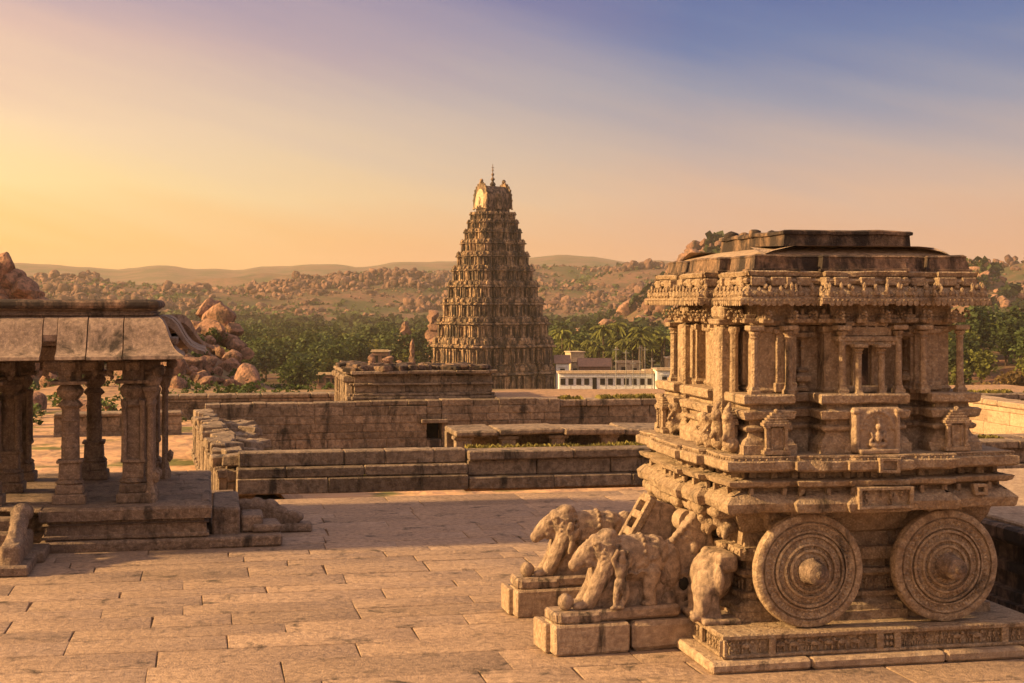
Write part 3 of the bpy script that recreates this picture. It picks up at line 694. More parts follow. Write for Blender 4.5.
# ------------------------------------------------------------------ elephants
def elephant(name, label, loc, rz, s=1., variant=0):
    """head towards -x; z=0 on the paving"""
    t = thing(name, label, 'elephant statue', loc, rz, 'stone elephants drawing the chariot')
    t.scale = (.92, .78, 1)
    m = MB()
    # two courses of base blocks
    m.box((.56, .34, .2), (.56, .34, .2), .03, None, .008); p1 = m.build('base_block', M['granite_plain'], t)
    m = MB(); m.box((1.68, .36, .195), (.5, .34, .19), .06, None, .012); m.build('base_block', M['granite_plain'], t)
    m = MB(); m.box((-.03, .62, .2), (.05, .34, .19), .02); m.box((1.0, .85, .19), (1.0, .14, .18), .03, None, .01); m.build('base_block', M['granite_plain'], t)
    m = MB(); Z = .40
    m.box((.98, .40, Z + .08), (.96, .28, .08), .035, None, .01); m.box((.4, .38, Z + .07), (.32, .3, .08), .04)
    m.warp(.02, 2.5, 2); m.build('base_slab', M['beast'], t)
    m = MB(); m.ball((.24, .32, Z + .26), .115, None, 3, .09, 2.4); m.warp(.006, 9); m.build('ball', M['beast'], t)
    G = Z + .15
    m = MB()
    def E(a, v, z, r, rot=None, sub=2): m.ball((a, v, G + z), r, rot, sub)
    E(1.26, .46, .63, (.52, .30, .31), None, 3); E(1.62, .46, .66, (.26, .28, .28)); E(1.02, .46, .68, (.30, .27, .27)); E(1.3, .46, .80, (.5, .18, .15))
    E(.86, .42, .76, (.25, .25, .25), rotm(0, R(20), 0), 3); E(.90, .42, .96, (.15, .17, .09)); E(.74, .42, .88, (.12, .17, .10))
    for v in (.24, .6): E(.72, v, .80, (.05, .04, .05)); E(.7, v, .86, (.09, .035, .03))
    # trunk root thrust forward like a snout
    m.rod((.80, .42, G + .80), (.58, .42, G + .72), .18, .145, 14); m.rod((.58, .42, G + .72), (.42, .42, G + .60), .14, .10, 14); E(.40, .42, .58, (.10, .10, .09)); m.rod((.74, .36, G + .60), (.56, .34, G + .56), .05, .03, 10)
    m.rod((.60, .34, G + .62), (.52, .32, G + .66), .06, .03, 8)
    E(.60, .28, .80, (.03, .02, .03)); E(.62, .30, .78, (.06, .03, .055))
    # ears
    E(.86, .21, .68, (.11, .055, .19), rotm(0, R(12), 0)); E(.90, .18, .66, (.06, .04, .13)); E(.86, .62, .68, (.11, .055, .19))
    # neck, chest
    m.rod((1.0, .44, G + .66), (.8, .42, G + .72), .24, .19, 14); m.rod((.86, .40, G + .58), (.80, .40, G + .32), .16, .1, 12)
    # forelegs stretched forward to the ball, hind legs
    for v in (.30, .56):
        m.rod((.88, v, G + .62), (.70, v, G + .28), .17, .12, 12); m.rod((.70, v, G + .28), (.56, v, G + .06), .12, .105, 12); E(.47, v, .05, (.14, .1, .06))
    for (a, v) in ((1.52, .26), (1.50, .62), (1.68, .5)):
        m.rod((a + .02, v, G + .48), (a - .03, v, G + .22), .14, .1, 12); m.rod((a - .03, v, G + .22), (a, v, G + .03), .1, .095, 12); E(a - .02, v, .04, (.13, .11, .05))
    # stone left standing under the belly
    m.box((1.05, .48, G + .2), (.42, .12, .24), .05); E(.98, .44, .28, (.28, .17, .26)); m.box((1.7, .5, G + .25), (.25, .16, .3), .06)
    for k in range(16):
        an = R(-60 + 330 * k / 15); rr_ = .10 + .004 * k; E(.90 + rr_ * math.cos(an), .185, .68 + rr_ * 1.3 * math.sin(an), (.026, .03, .026), None, 1)
    # harness bands
    for a in (1.03, 1.42):
        for k in range(13):
            an = R(-20 + 220 * k / 12); E(a, .46 - .29 * math.cos(an) * 1.0, .66 + .285 * math.sin(an), (.035, .035, .035), None, 1)
    for k in range(9): E(1.08 + .06 * k, .19, .62 + .02 * math.sin(k), (.03, .03, .03), None, 1)
    if variant: E(.95, .25, .72, (.09, .06, .16)); E(1.9, .46, .76, (.16, .14, .16))
    E(1.86, .46, .5, (.2, .24, .36))
    E(.72, .20, .84, (.03, .02, .025)); m.ball((.70, .19, G + .88), (.05, .02, .014), None, 1)
    for k in range(26): E(1.12 + .04 * (k % 9), .165 + .01 * (k // 9), .46 + .12 * (k // 9) + .02 * math.sin(k * 1.3), (.022, .03, .028), None, 1)
    fuse(m, .0145, 'body', M['beast'], t, .010, 7, 1)
    m = MB()
    if not variant:
        def F(a, v, z, r, rot=None): m.ball((a, v, G + z), r, rot, 2)
        F(1.04, .13, .66, (.06, .06, .075)); F(1.05, .14, .74, (.05, .05, .05)); F(1.03, .15, .50, (.105, .08, .13)); F(1.02, .15, .35, (.1, .085, .09))
        m.rod((.96, .14, G + .56), (.90, .12, G + .66), .042, .035); m.rod((.90, .12, G + .66), (.97, .11, G + .78), .036, .03); m.rod((1.12, .14, G + .56), (1.17, .12, G + .68), .042, .035); m.rod((1.17, .12, G + .68), (1.12, .11, G + .76), .035, .03)
        m.rod((.99, .14, G + .34), (.95, .12, G + .18), .07, .055); m.rod((.95, .12, G + .18), (.94, .14, G + .03), .055, .04); m.rod((1.06, .14, G + .33), (1.1, .12, G + .2), .07, .055); m.rod((1.1, .12, G + .2), (1.02, .13, G + .04), .052, .04)
        F(.92, .11, .03, (.08, .05, .03)); F(1.0, .1, .03, (.07, .05, .03))
    else:
        def F(a, v, z, r, rot=None): m.ball((a, v, G + z), r, rot, 2)
        F(.92, .14, .74, (.06, .05, .08)); F(.96, .15, .60, (.08, .06, .1)); m.rod((.9, .14, G + .62), (.86, .12, G + .7), .04, .03); m.rod((1.0, .14, G + .6), (1.05, .12, G + .7), .04, .03); m.rod((.95, .14, G + .5), (.9, .13, G + .36), .055, .04)
    fuse(m, .014, 'attendant_figure', M['beast'], t, .008, 9, 2)
    return t
elephant('elephant_statue', 'nearer weathered stone elephant statue with an attendant carved on its flank, beside the chariot wheel', (.56, 19.40, 0), R(16), 1.0)
elephant('elephant_statue', 'farther stone elephant statue standing behind the nearer one, on its own block base', (.06, 21.8, 0), R(12), 1.0, 1)
# ------------------------------------------------------------------ courtyard paving
rng = random.Random(3)
rotA = Matrix.Rotation(ANG, 3, 'Z')
def slabs(name, v_from, v_to, ua, ub, rng, origin=Vector((0, 16, 0))):
    m = MB(); v = v_from; row = 0
    def bend(u, k): return .22 * noise.noise(Vector((u * .13, k * .37, 3.3))) + .05 * noise.noise(Vector((u * .6, k * .9, 7.7)))
    while v < v_to:
        dv = rng.uniform(.55, 1.15) if v < 8 else rng.uniform(.5, .95)
        u = ua + rng.uniform(-1, 0)
        while u < ub:
            du = rng.uniform(1.1, 3.3)
            if rng.random() < .12: du = rng.uniform(.5, .9)
            zt = rng.uniform(-.006, .0); g = rng.choice((.003, .005, .007, .010, .016))
            # a slab: slightly skewed outline, worn rounded rim, several faces across
            sk = [rng.uniform(-.022, .022) for _ in range(4)]
            cs = [(u + g, v + g + bend(u, row)), (u + du - g, v + g + bend(u + du, row)), (u + du - g + sk[2], v + dv - g + bend(u + du, row + 1)), (u + g + sk[3], v + dv - g + bend(u, row + 1))]
            rings = []
            for (ins, z) in ((0, -.07), (.0, -.012), (.005, -.004), (.018, 0)):
                q = [Vector(c) for c in cs]; ring = []
                for a in range(4):
                    p, r_ = q[a], q[(a + 1) % 4]; k = 6
                    for b in range(k): ring.append(p.lerp(r_, b / k))
                cen = sum(q, Vector((0, 0))) / 4
                rr = []
                for p in ring:
                    d = (cen - p); d = Vector((math.copysign(min(abs(d.x), ins), d.x), math.copysign(min(abs(d.y), ins), d.y)))
                    wob = noise.noise(Vector((p.x * 2.2, p.y * 2.2, v))) * .012
                    pp = p + d; w3 = rotA @ Vector((pp.x, pp.y + wob, 0)) + origin; rr.append(Vector((w3.x, w3.y, z + zt)))
                rings.append(rr)
            m.loft(rings, tint=rng.uniform(-.13, .12) if rng.random() < .9 else rng.uniform(-.3, -.12))
            u += du
        v += dv; row += 1
    return m.build(name, M['paving'])
cf = struct(slabs('courtyard_floor', -11, 19.0, -14, 17, rng)); 
m = MB(); m.box((0, 0, -.46), (14.5, 14.6, .40), .01); o = struct(m.build('courtyard_base', M['dirt'])); o.location = (2.2, 20.6, 0); o.rotation_euler = (0, 0, ANG); o.scale = (1.35, 1, 1)

# ------------------------------------------------------------------ stone walls
def stone_wall(mb, x0, x1, y0, y1, z0, z1, ch, rng, lmin=.5, lmax=1.4, jit=.012, rag=.0, skip=0.):
    """courses of blocks on both long faces (along x) round a solid core"""
    mb.bx(x0 + .04, x1 - .04, y0 + .05, y1 - .05, z0, z1 - ch * .6, .01)
    z = z0
    while z < z1 - .02:
        h = min(ch * rng.uniform(.85, 1.15), z1 - z)
        if z1 - z - h < ch * .4: h = z1 - z
        x = x0
        while x < x1 - .02:
            l = min(rng.uniform(lmin, lmax), x1 - x)
            if x1 - x - l < lmin * .6: l = x1 - x
            top = z + h >= z1 - .01
            if not (top and rng.random() < skip):
                d = rng.uniform(0, .035)
                mb.box((x + l / 2, (y0 + y1) / 2, z + h / 2 + (rng.uniform(-rag, rag) if top else 0)), (l / 2 - .006, (y1 - y0) / 2 - d, h / 2 - .003), .022, None, jit, rng.uniform(-.3, .24), rng)
            x += l
        z += h
def wall(name, label, cat, p0, p1, thick, z0, z1, ch, rng, group=None, cap=None, mat='wall', **k):
    """wall running from p0 to p1 (its near face on that line)"""
    p0, p1 = Vector(p0), Vector(p1); Ln = (p1 - p0).length; a = math.atan2((p1 - p0).y, (p1 - p0).x)
    t = thing(name, label, cat, (p0.x, p0.y, 0), a, group)
    m = MB(); stone_wall(m, 0, Ln, 0, thick, z0, z1, ch, rng, **k); m.build('masonry', M[mat], t)
    if cap:
        m = MB(); x = -.02
        while x < Ln:
            l = min(rng.uniform(.8, 2.4), Ln + .03 - x)
            m.box((x + l / 2, thick / 2 + rng.uniform(-.02, .02), z1 + cap / 2 + .005 + rng.uniform(-.01, .01)), (l / 2 - .012, thick / 2 + .07, cap / 2), .04, None, .012, rng.uniform(-.16, .12), rng); x += l
        m.build('coping', M[mat], t)
    return t
U = Vector((math.cos(ANG), math.sin(ANG))); V = Vector((-math.sin(ANG), math.cos(ANG)))
W0 = Vector((-6.55, 35.65))
# courtyard edge: low step, ledge and coping, in a left and a right run
wall('courtyard_wall', 'long low stepped stone wall closing the far side of the courtyard, its left half', 'wall', W0, W0 + U * 5.6, .5, 0, .37, .37, rng, 'courtyard edge walls', None, lmin=1.2, lmax=3.)
t = wall('courtyard_wall', 'low stone courtyard wall with grass on top, right half of the far side', 'wall', W0 + U * 5.62 - V * .0, W0 + U * 21, .5, 0, .30, .30, rng, 'courtyard edge walls', None, lmin=1.2, lmax=3.)
def add_course(t, x0, x1, y0, y1, z0, z1, name='ledge', lmin=1., lmax=2.6, b=.03, mat='wall', jit=.01):
    m = MB(); x = x0
    while x < x1 - .01:
        l = min(rng.uniform(lmin, lmax), x1 - x)
        if x1 - x - l < .4: l = x1 - x
        m.box((x + l / 2, (y0 + y1) / 2, (z0 + z1) / 2), (l / 2 - .008, (y1 - y0) / 2, (z1 - z0) / 2), b, None, jit, rng.uniform(-.18, .14), rng); x += l
    return m.build(name, M[mat], t)
lw = [o for o in COL.objects if o.name.startswith('courtyard_wall')]
add_course(lw[0], 0, 5.6, .12, .75, .375, .62); add_course(lw[0], .05, 5.6, .38, .95, .625, .97, 'coping')
add_course(lw[1], 0, 15.3, .3, .8, .305, .70, 'upper_course'); add_course(lw[1], 0, 15.3, .12, .9, .705, .92, 'coping', 1.5, 3.2)
m = MB(); m.box((7.7, 1.25, .35), (7.7, .45, .5), .05); o = m.build('bank', M['dirt'], lw[1])
# grass that grows on the wall tops
def grass(name, label, area, n, rng, h=.1, mat='grass'):
    m = MB()
    for _ in range(n):
        p = area(rng); a = rng.uniform(0, math.pi); hh = h * rng.uniform(.4, 1.2); wd = hh * rng.uniform(.5, 1.2); d = Vector((math.cos(a), math.sin(a), 0)) * wd
        if noise.noise(p * .9) < -.15: continue
        lean = Vector((rng.uniform(-.4, .4), rng.uniform(-.4, .4), 1)) * hh
        m.add([p - d, p + d, p + lean + d * .3], [[0, 1, 2]], rng.uniform(-.3, .5))
    o = m.build(name, M[mat], None, smooth=False); o['kind'] = 'stuff'; o['label'] = label; return o
def strip(p0, du, dv, z, slope=0):
    def f(rng):
        q = p0 + U * rng.uniform(*du) + V * rng.uniform(*dv); return Vector((q.x, q.y, z + slope * rng.random()))
    return f
grass('wall_grass', 'short yellow green grass on top of the low wall behind the courtyard', strip(W0, (5.8, 20.8), (.9, 1.68), .85, .03), 1900, rng, .10)
grass('wall_grass', 'patchy grass on the rough ground inside the sunken enclosure', strip(W0, (.3, 20), (7., 16.), -.82, .02), 9000, rng, .12)

# left enclosure wall running away from us, low sun on its niched face
NL = V
P0 = W0 + U * (-.15) + V * .5
t = thing('enclosure_side_wall', 'ruined side wall with broken niches and loose top stones, running away from the courtyard corner', 'wall', (P0.x, P0.y, 0), ANG + R(92.5))
m = MB(); stone_wall(m, 0, 17.5, -.65, .1, -.8, .55, .34, rng, .4, 1.0, .03, .05, .0)
m.build('masonry', M['wall'], t)
m = MB()
x = 0.2
while x < 17.2:
    m.box((x, .16, -.15), (.16, .12, .68), .03, None, .03, rng.uniform(-.1, .15), rng); m.box((x + rng.uniform(-.1, .1), .18, .46), (.24, .14, .10), .03, None, .03, 0, rng); m.box((x, .2, -.68), (.24, .14, .12), .03); x += rng.uniform(.75, 1.0)
m.build('pilaster_row', M['wall'], t)
m = MB(); x = 0.1
while x < 17.4:
    l = rng.uniform(.35, .8)
    if rng.random() < .9: m.box((x + l / 2, rng.uniform(-.3, .1), .60 + rng.uniform(.0, .16)), (l / 2, rng.uniform(.2, .34), .13), .03, rotm(rng.uniform(-.06, .06), rng.uniform(-.08, .08), rng.uniform(-.15, .15)), .03, rng.uniform(-.12, .15), rng)
    if rng.random() < .8: m.box((x + l / 2, -.75 - rng.uniform(0, .7), .42 + rng.uniform(-.12, .08)), (rng.uniform(.15, .4), rng.uniform(.15, .35), .12), .03, rotm(rng.uniform(-.2, .2), rng.uniform(-.2, .2), rng.uniform(0, 3)), .03, rng.uniform(-.1, .15), rng)
    x += l
m.build('loose_stones', M['wall'], t)
m = MB(); n_ = 44
m.loft([[Vector((17.2 * i / n_, -.6 - 1.6 * j / 8, -.75 + (1.05 - .13 * j) * (1 - (j / 8) ** 3) + .18 * noise.noise(Vector((i * .4, j * .5, 2)))) ) for j in range(9)] for i in range(n_ + 1)], False, False)
m.build('rubble_bank', M['dirt'], t)
# back wall of the enclosure, two runs, with a square opening between
B0 = Vector((-11.1, 54.2)); 
def back(x): return B0 + U * x
t = thing('enclosure_back_wall', 'long coursed stone back wall of the enclosure with a small dark square opening', 'wall', (B0.x, B0.y, 0), ANG)
m = MB(); stone_wall(m, 0, 8.1, 0, .8, -.8, .92, .30, rng, .5, 1.5, .012, .03, .04)
stone_wall(m, 8.65, 13.2, 0, .8, -.8, .96, .30, rng, .5, 1.5, .012, .03, .04)
stone_wall(m, 8.1, 8.65, 0, .8, .12, .94, .30, rng, .5, .7, .012); m.box((8.37, .4, -.66), (.27, .4, .14), .02)
m.box((8.38, -.04, .17), (.5, .12, .07), .02)
m.build('masonry', M['wall'], t)
m = MB(); m.box((8.375, .7, -.2), (.26, .04, .32), .004); m.build('opening', M['dark'], t)  # near-black plate paints the shade within the gap
wall('enclosure_back_wall', 'right-hand run of the back wall with a grassy ledge on top, behind the low colonnade', 'wall', back(13.25) + V * .35, back(34), .9, -.8, .62, .36, rng, None, .26, lmin=.8, lmax=2.2)
grass('ledge_grass', 'dry grass along the top of the right-hand back wall', lambda r: Vector((*(back(r.uniform(13.4, 33.8)) + V * r.uniform(.4, 1.3)), .88)), 3500, rng, .14)
m = MB(); q = back(22) + V * 4.4; m.box((0, 0, .1), (14, 3.2, .72), .05); o = struct(m.build('terrace_ground', M['dirt'])); o.location = (q.x, q.y, 0); o.rotation_euler = (0, 0, ANG)

# low colonnade in front of the right-hand back wall
C0 = Vector((-1.9, 49.5))
t = thing('low_colonnade', 'low ruined colonnade with a flat broken slab roof and dark gaps between stubby piers', 'colonnade', (C0.x, C0.y, 0), ANG)
m = MB(); x = 0
while x < 16:
    l = rng.uniform(1.2, 2.6); m.box((x + l / 2, 1.0 + rng.uniform(-.05, .05), .24 + rng.uniform(-.03, .05)), (l / 2 - .02, 1.15, .10), .05, rotm(rng.uniform(-.02, .02), rng.uniform(-.02, .02)), .02, rng.uniform(-.15, .1), rng); x += l
m.build('roof_slab', M['wall'], t)
for k in range(10):
    m = MB(); x = .3 + k * 1.66 + rng.uniform(-.12, .12); m.box((x, .35, -.32), (.2 + rng.uniform(0, .1), .2, .46), .03, None, .02); m.box((x, .35, .08), (.34, .26, .06), .02); m.build('pier', M['wall'], t)
m = MB(); m.box((8, 1.9, -.3), (8, .2, .48), .02); m.build('rear_wall', M['wall'], t)

# raised ruined gatehouse behind the back wall
G0 = back(5.5) + V * 1.2
t = thing('ruined_gatehouse', 'square ruined gatehouse block with crumbling dark top and sunlit pilasters on its left side', 'ruin', (G0.x, G0.y, 0), ANG)
m = MB(); stone_wall(m, 0, 5.3, 0, 5.2, -.8, 1.92, .28, rng, .4, 1.1, .02, .04, .03); m.build('masonry', M['wall'], t)
m = MB()
for (z, dz, e) in ((.98, .06, .10), (1.1, .05, .05), (1.5, .04, .04), (1.94, .06, .14)):
    x = -e
    while x < 5.3 + e:
        l = rng.uniform(.5, 1.3); l = min(l, 5.3 + e - x + .01)
        m.box((x + l / 2, -e / 2, z), (l / 2, .12 + e, dz), .02, None, .015, rng.uniform(-.2, .1), rng); x += l
    m.box((-e / 2, 2.6, z), (.12 + e, 2.6, dz), .02, None, .015)
m.build('cornice', M['wall'], t)
m = MB()
for k in range(6): m.box((-.16, .3 + k * .93, .55), (.15, .14, 1.3), .03, None, .03, .08, rng); m.box((-.2, .3 + k * .93, 1.7), (.2, .24, .12), .04, None, .03)
m.build('pilaster_row', M['wall'], t)
m = MB()
for k in range(60):
    m.box((rng.uniform(0, 5.2), rng.choice((rng.uniform(0, .5), rng.uniform(0, 5))), 2.04 + rng.uniform(0, .08)), (rng.uniform(.15, .45), rng.uniform(.12, .3), rng.uniform(.05, .11)), .03, rotm(rng.uniform(-.1, .1), rng.uniform(-.15, .15), rng.uniform(0, 3)), .02, rng.uniform(-.3, .1), rng)
m.build('crumbled_parapet', M['granite_dark'], t)
# outer wall, farther left
wall('outer_wall', 'distant low outer wall with a ledge, left of the ruined gatehouse', 'wall', (-17.4, 68.5), (-4.0, 71.3), 1., -.9, .12, .3, rng, None, .2, lmin=.8, lmax=2.)
wall('outer_wall', 'lower broken wall fragment at the foot of the boulder heap, seen right of the pavilion', 'wall', (-18.4, 60.2), (-13.5, 61.3), .9, -.9, -.05, .28, rng, None, .16, lmin=.6, lmax=1.6)
wall('outer_wall', 'stone wall fragment seen between the pavilion columns', 'wall', (-28, 58), (-19.6, 60), .9, -.9, .25, .3, rng, None, .2, lmin=.6, lmax=1.6)
# sunlit wall on the right beyond the chariot
t = wall('side_wall', 'smooth block wall in full orange sun at the right edge beyond the chariot', 'wall', Vector((19.9, 51.0)) , Vector((17.6, 63)), .9, -.8, .72, .42, rng, None, .22, lmin=1.4, lmax=3., mat='granite_plain', jit=.004)
wall('garden_wall', 'dark low wall with a moulded top, before the sunlit wall on the right', 'wall', Vector((13.6, 47.6)), Vector((22, 49.4)), .8, -.8, .12, .4, rng, None, .18, lmin=1., lmax=2.4)

# platform at the right edge, its shade put into a dark granite
D0 = Vector((7.45, 21.2))
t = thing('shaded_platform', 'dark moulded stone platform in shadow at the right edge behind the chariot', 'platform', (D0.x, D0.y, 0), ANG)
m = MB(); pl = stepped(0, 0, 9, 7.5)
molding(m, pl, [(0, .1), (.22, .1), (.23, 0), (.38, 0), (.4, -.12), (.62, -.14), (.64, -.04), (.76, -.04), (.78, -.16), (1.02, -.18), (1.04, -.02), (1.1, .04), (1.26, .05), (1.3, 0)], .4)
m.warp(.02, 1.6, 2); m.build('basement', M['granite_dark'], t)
m = MB(); m.bx(.15, 8.9, .15, 7.4, 1.25, 1.36, .03); m.build('top_paving', M['granite_plain'], t)

# ------------------------------------------------------------------ pavilion on the left
pv = thing('pillared_pavilion', 'open stone pavilion with curved eaves, carved columns and raised platform, at the left edge', 'pavilion', (-5.62, 28.0, 0), ANG)
m = MB()
pp = [Vector(p) for p in ((-3.07, 0), (0, 0), (0, 6.0), (-10, 6.0), (-10, 1.2), (-3.07, 1.2))]
prof = [(0, .0), (.05, .02), (.16, .02), (.2, -.02), (.215, -.10), (.235, -.10), (.24, -.03), (.29, -.03), (.31, -.07), (.48, -.08), (.5, -.03), (.52, -.12), (.57, -.13), (.575, .0), (.76, .02), (.79, -.01)]
molding(m, pp, prof, .3)
for P, d, n, l in walk(pp[:2] + [Vector((0, .05)), Vector((-3.07, .05))], -.075, .115):
    if n.y < -.5: figure(m, (P.x, P.y + .01, .32), d, n, .17, rng, 1, rng.choice((-1, 1)))
m.warp(.012, 2, 2); m.build('platform', M['pav'], pv)
m = MB(); v = .02
while v < 5.9:
    dv = rng.uniform(.6, 1.1); u = -9.9
    while u < -.05:
        du = min(rng.uniform(1.2, 2.6), -.02 - u); m.box((u + du / 2, v + dv / 2, .775), (du / 2 - .01, min(dv, 5.98 - v) / 2 - .01, .028 + rng.uniform(0, .008)), .012, None, .004, rng.uniform(-.15, .1), rng); u += du
    v += dv
    if u > 0: pass
o = m.build('platform_paving', M['pav'], pv)
for vtx in o.data.vertices:      # keep the recess beside the stairs clear
    if vtx.co.x < -3.08 and vtx.co.y < 1.2: vtx.co.y = 1.2 + (vtx.co.y - 1.2) * .02

def pav_column(u, v, kind):
    m = MB()
    r = .175
    m.box((u, v, .90), (r * 1.75, r * 1.75, .10), .025); m.box((u, v, 1.08), (r * 1.45, r * 1.45, .09), .03)
    m.lathe([(r * 1.25, 1.16), (r * 1.5, 1.2), (r * 1.15, 1.27)], 8, (u, v, 0), None, R(22.5), True)
    m.box((u, v, 1.42), (r * 1.12, r * 1.12, .16), .02); m.box((u, v, 1.6), (r * 1.35, r * 1.35, .03), .012)
    if kind == 'cluster':
        m.box((u, v, 2.2), (r * .78, r * .78, .6), .03)
        for s in (-1, 1):
            for t_ in (-1, 1): m.lathe([(.07, 1.62), (.055, 1.7), (.048, 2.62), (.07, 2.68), (.06, 2.74)], 8, (u + s * r * .95, v + t_ * r * .95, 0))
    else:
        m.lathe([(r * .95, 1.62), (r * .9, 2.55), (r * .9, 2.6)], 16, (u, v, 0), None, R(11))
        for z in (1.85, 2.1, 2.35): m.lathe([(r * .92, z), (r * 1.02, z + .02), (r * .92, z + .05)], 16, (u, v, 0))
    m.lathe([(r * 1.0, 2.6), (r * 1.35, 2.66), (r * 1.05, 2.72), (r * .8, 2.76), (r * 1.35, 2.86), (r * 1.45, 2.95), (r * 1.1, 3.03), (r * .9, 3.05)], 16, (u, v, 0))
    m.box((u, v, 3.09), (r * 1.9, r * 1.9, .035), .015); m.box((u, v, 3.3), (r * 1.15, r * 1.15, .2), .02)
    # corbels with drooping ends
    for (dx, dy) in ((1, 0), (-1, 0), (0, 1), (0, -1)):
        m.box((u + dx * .33, v + dy * .33, 3.40), (.16 if dx else .12, .16 if dy else .12, .1), .04); m.ball((u + dx * .44, v + dy * .44, 3.27), (.075, .075, .09), None, 1); m.ball((u + dx * .4, v + dy * .4, 3.17), (.04, .04, .05), None, 1)
    for k in range(10):
        a = 2 * math.pi * k / 10; m.ball((u + r * 1.3 * math.cos(a), v + r * 1.3 * math.sin(a), 1.22), .035, None, 1)
    m.warp(.014, 3, 2); return m.build('column', M['pav'], pv)
for v in (.85, 2.9, 4.85):
    for i, u in enumerate((-1.44, -2.6, -4.1, -5.5, -6.9, -8.3)):
        if v == 2.9 and i in (0, 1): continue
        pav_column(u + (.0 if v < 1 else .15), v, 'cluster' if (i + int(v)) % 2 == 0 else 'round')
# slender detached shafts next to the corner column, with a rearing bracket
for (u, v) in ((-1.12, .66), (-1.1, 1.1), (-.95, 4.5)):
    m = MB(); m.lathe([(.12, .8), (.13, .95), (.09, 1.05), (.07, 1.2), (.062, 2.6), (.09, 2.66), (.065, 2.74), (.11, 2.84), (.12, 2.9)], 8, (u, v, 0)); m.box((u, v, 2.95), (.13, .13, .05), .015)
    m.ball((u + .05, v, 3.1), (.13, .1, .16), rotm(0, R(25)), 2); m.ball((u + .14, v, 3.28), (.12, .1, .12), None, 2); m.ball((u + .1, v, 1.3), (.09, .08, .14), None, 1)
    m.warp(.012, 4, 2); m.build('slender_shaft', M['pav'], pv)
# beams and ceiling
m = MB()
for v in (.85, 4.85): m.bx(-10, -.85, v - .16, v + .16, 3.5, 3.78, .03)
for u in (-1.1, -2.45, -4.0, -5.4, -6.8, -8.2): m.bx(u - .15, u + .15, .69, 5.0, 3.52, 3.76, .03)
m.bx(-10, -.62, .4, 5.2, 3.785, 3.92, .02); m.warp(.01, 2); m.build('beam', M['pav'], pv)
# curved eave slabs
EP = [(.0, 4.33), (.12, 4.32), (.24, 4.26), (.34, 4.15), (.42, 4.0), (.50, 3.86), (.60, 3.74), (.74, 3.66), (.88, 3.615), (.9, 3.56)]
EU = [(.88, 3.55), (.74, 3.58), (.6, 3.65), (.5, 3.76), (.40, 3.88), (.30, 4.02), (.18, 4.12), (.0, 4.18)]
def eave_slab(mb, p, q, n, m0, m1, cut=1., dz=0., tint=0., scl=1.):
    """slab between roof-line points p and q, curving outward along n; m0/m1 = mitre slope at each end"""
    p, q, n = Vector(p), Vector(q), Vector(n); d = (q - p).normalized(); prof = EP + EU
    if scl != 1: prof = [(a * scl, z) for a, z in prof]
    if cut < 1: prof = [(a, z) for a, z in EP if a <= .9 * cut] + [(a, z) for a, z in EU if a <= .9 * cut]
    rings = []; k = max(2, int((q - p).length / .15))
    for i in range(k + 1):
        f = i / k; ring = []
        for a, z in prof:
            b = (p - d * a * m0).lerp(q + d * a * m1, f); b = b + n * a; ring.append(Vector((b.x, b.y, z + dz)))
        rings.append(ring)
    mb.loft(rings, tint=tint)
fr = [-10, -9.1, -8.2, -7.2, -6.35, -5.5, -4.75, -4.0, -3.05]
F0 = .72; RX_ = -1.05
for k in range(len(fr) - 1):
    m = MB(); eave_slab(m, (fr[k] + .008, F0), (fr[k + 1] - .008, F0), (0, -1), 0, 0, 1, rng.uniform(-.02, .0)); m.warp(.008, 2); m.build('eave_slab', M['eave'], pv)
for (a, b, cut, m1) in ((-3.04, -2.80, .52, 0), (-2.79, -2.26, 1, 0), (-2.24, -1.61, 1, 0), (-1.59, RX_, 1, .62)):
    m = MB(); eave_slab(m, (a, F0), (b, F0), (0, -1), 0, m1, cut, rng.uniform(-.02, .0)); m.warp(.008, 2); m.build('eave_slab', M['eave'], pv)
for (a, b, m0, uu) in ((F0, 1.9, .98, RX_), (1.85, 3.3, 0, RX_ + .05), (3.32, 5.2, 0, RX_ + .07)):
    m = MB(); eave_slab(m, (uu, a), (uu, b), (1, 0), 1.62 if m0 else 0, .0 if b < 5 else .7, 1, 0, 0, .62 if m0 else 1.); m.warp(.008, 2); m.build('eave_slab', M['eave'], pv)
m = MB(); eave_slab(m, (RX_ + .34, 5.2), (-10, 5.2), (0, 1), .9, 0); m.build('eave_slab', M['eave'], pv)
# parapet with a rounded black lip
m = MB(); pr = [Vector(p) for p in ((-10, .74), (-1.1, .74), (-1.1, 5.15), (-10, 5.15))]
molding(m, pr, [(4.15, -.05), (4.34, -.02), (4.345, .03), (4.38, .04), (4.39, -.02), (4.42, -.03), (4.44, .03), (4.47, .06), (4.475, .0)], .3)
m.warp(.012, 1.6, 2); m.build('parapet', M['pav'], pv)
m = MB(); molding(m, pr, [(4.47, .02), (4.48, .10), (4.53, .13), (4.59, .12), (4.63, .07), (4.645, -.02)], .3); m.warp(.014, 1.6, 2); m.build('roof_lip', M['granite_dark'], pv)
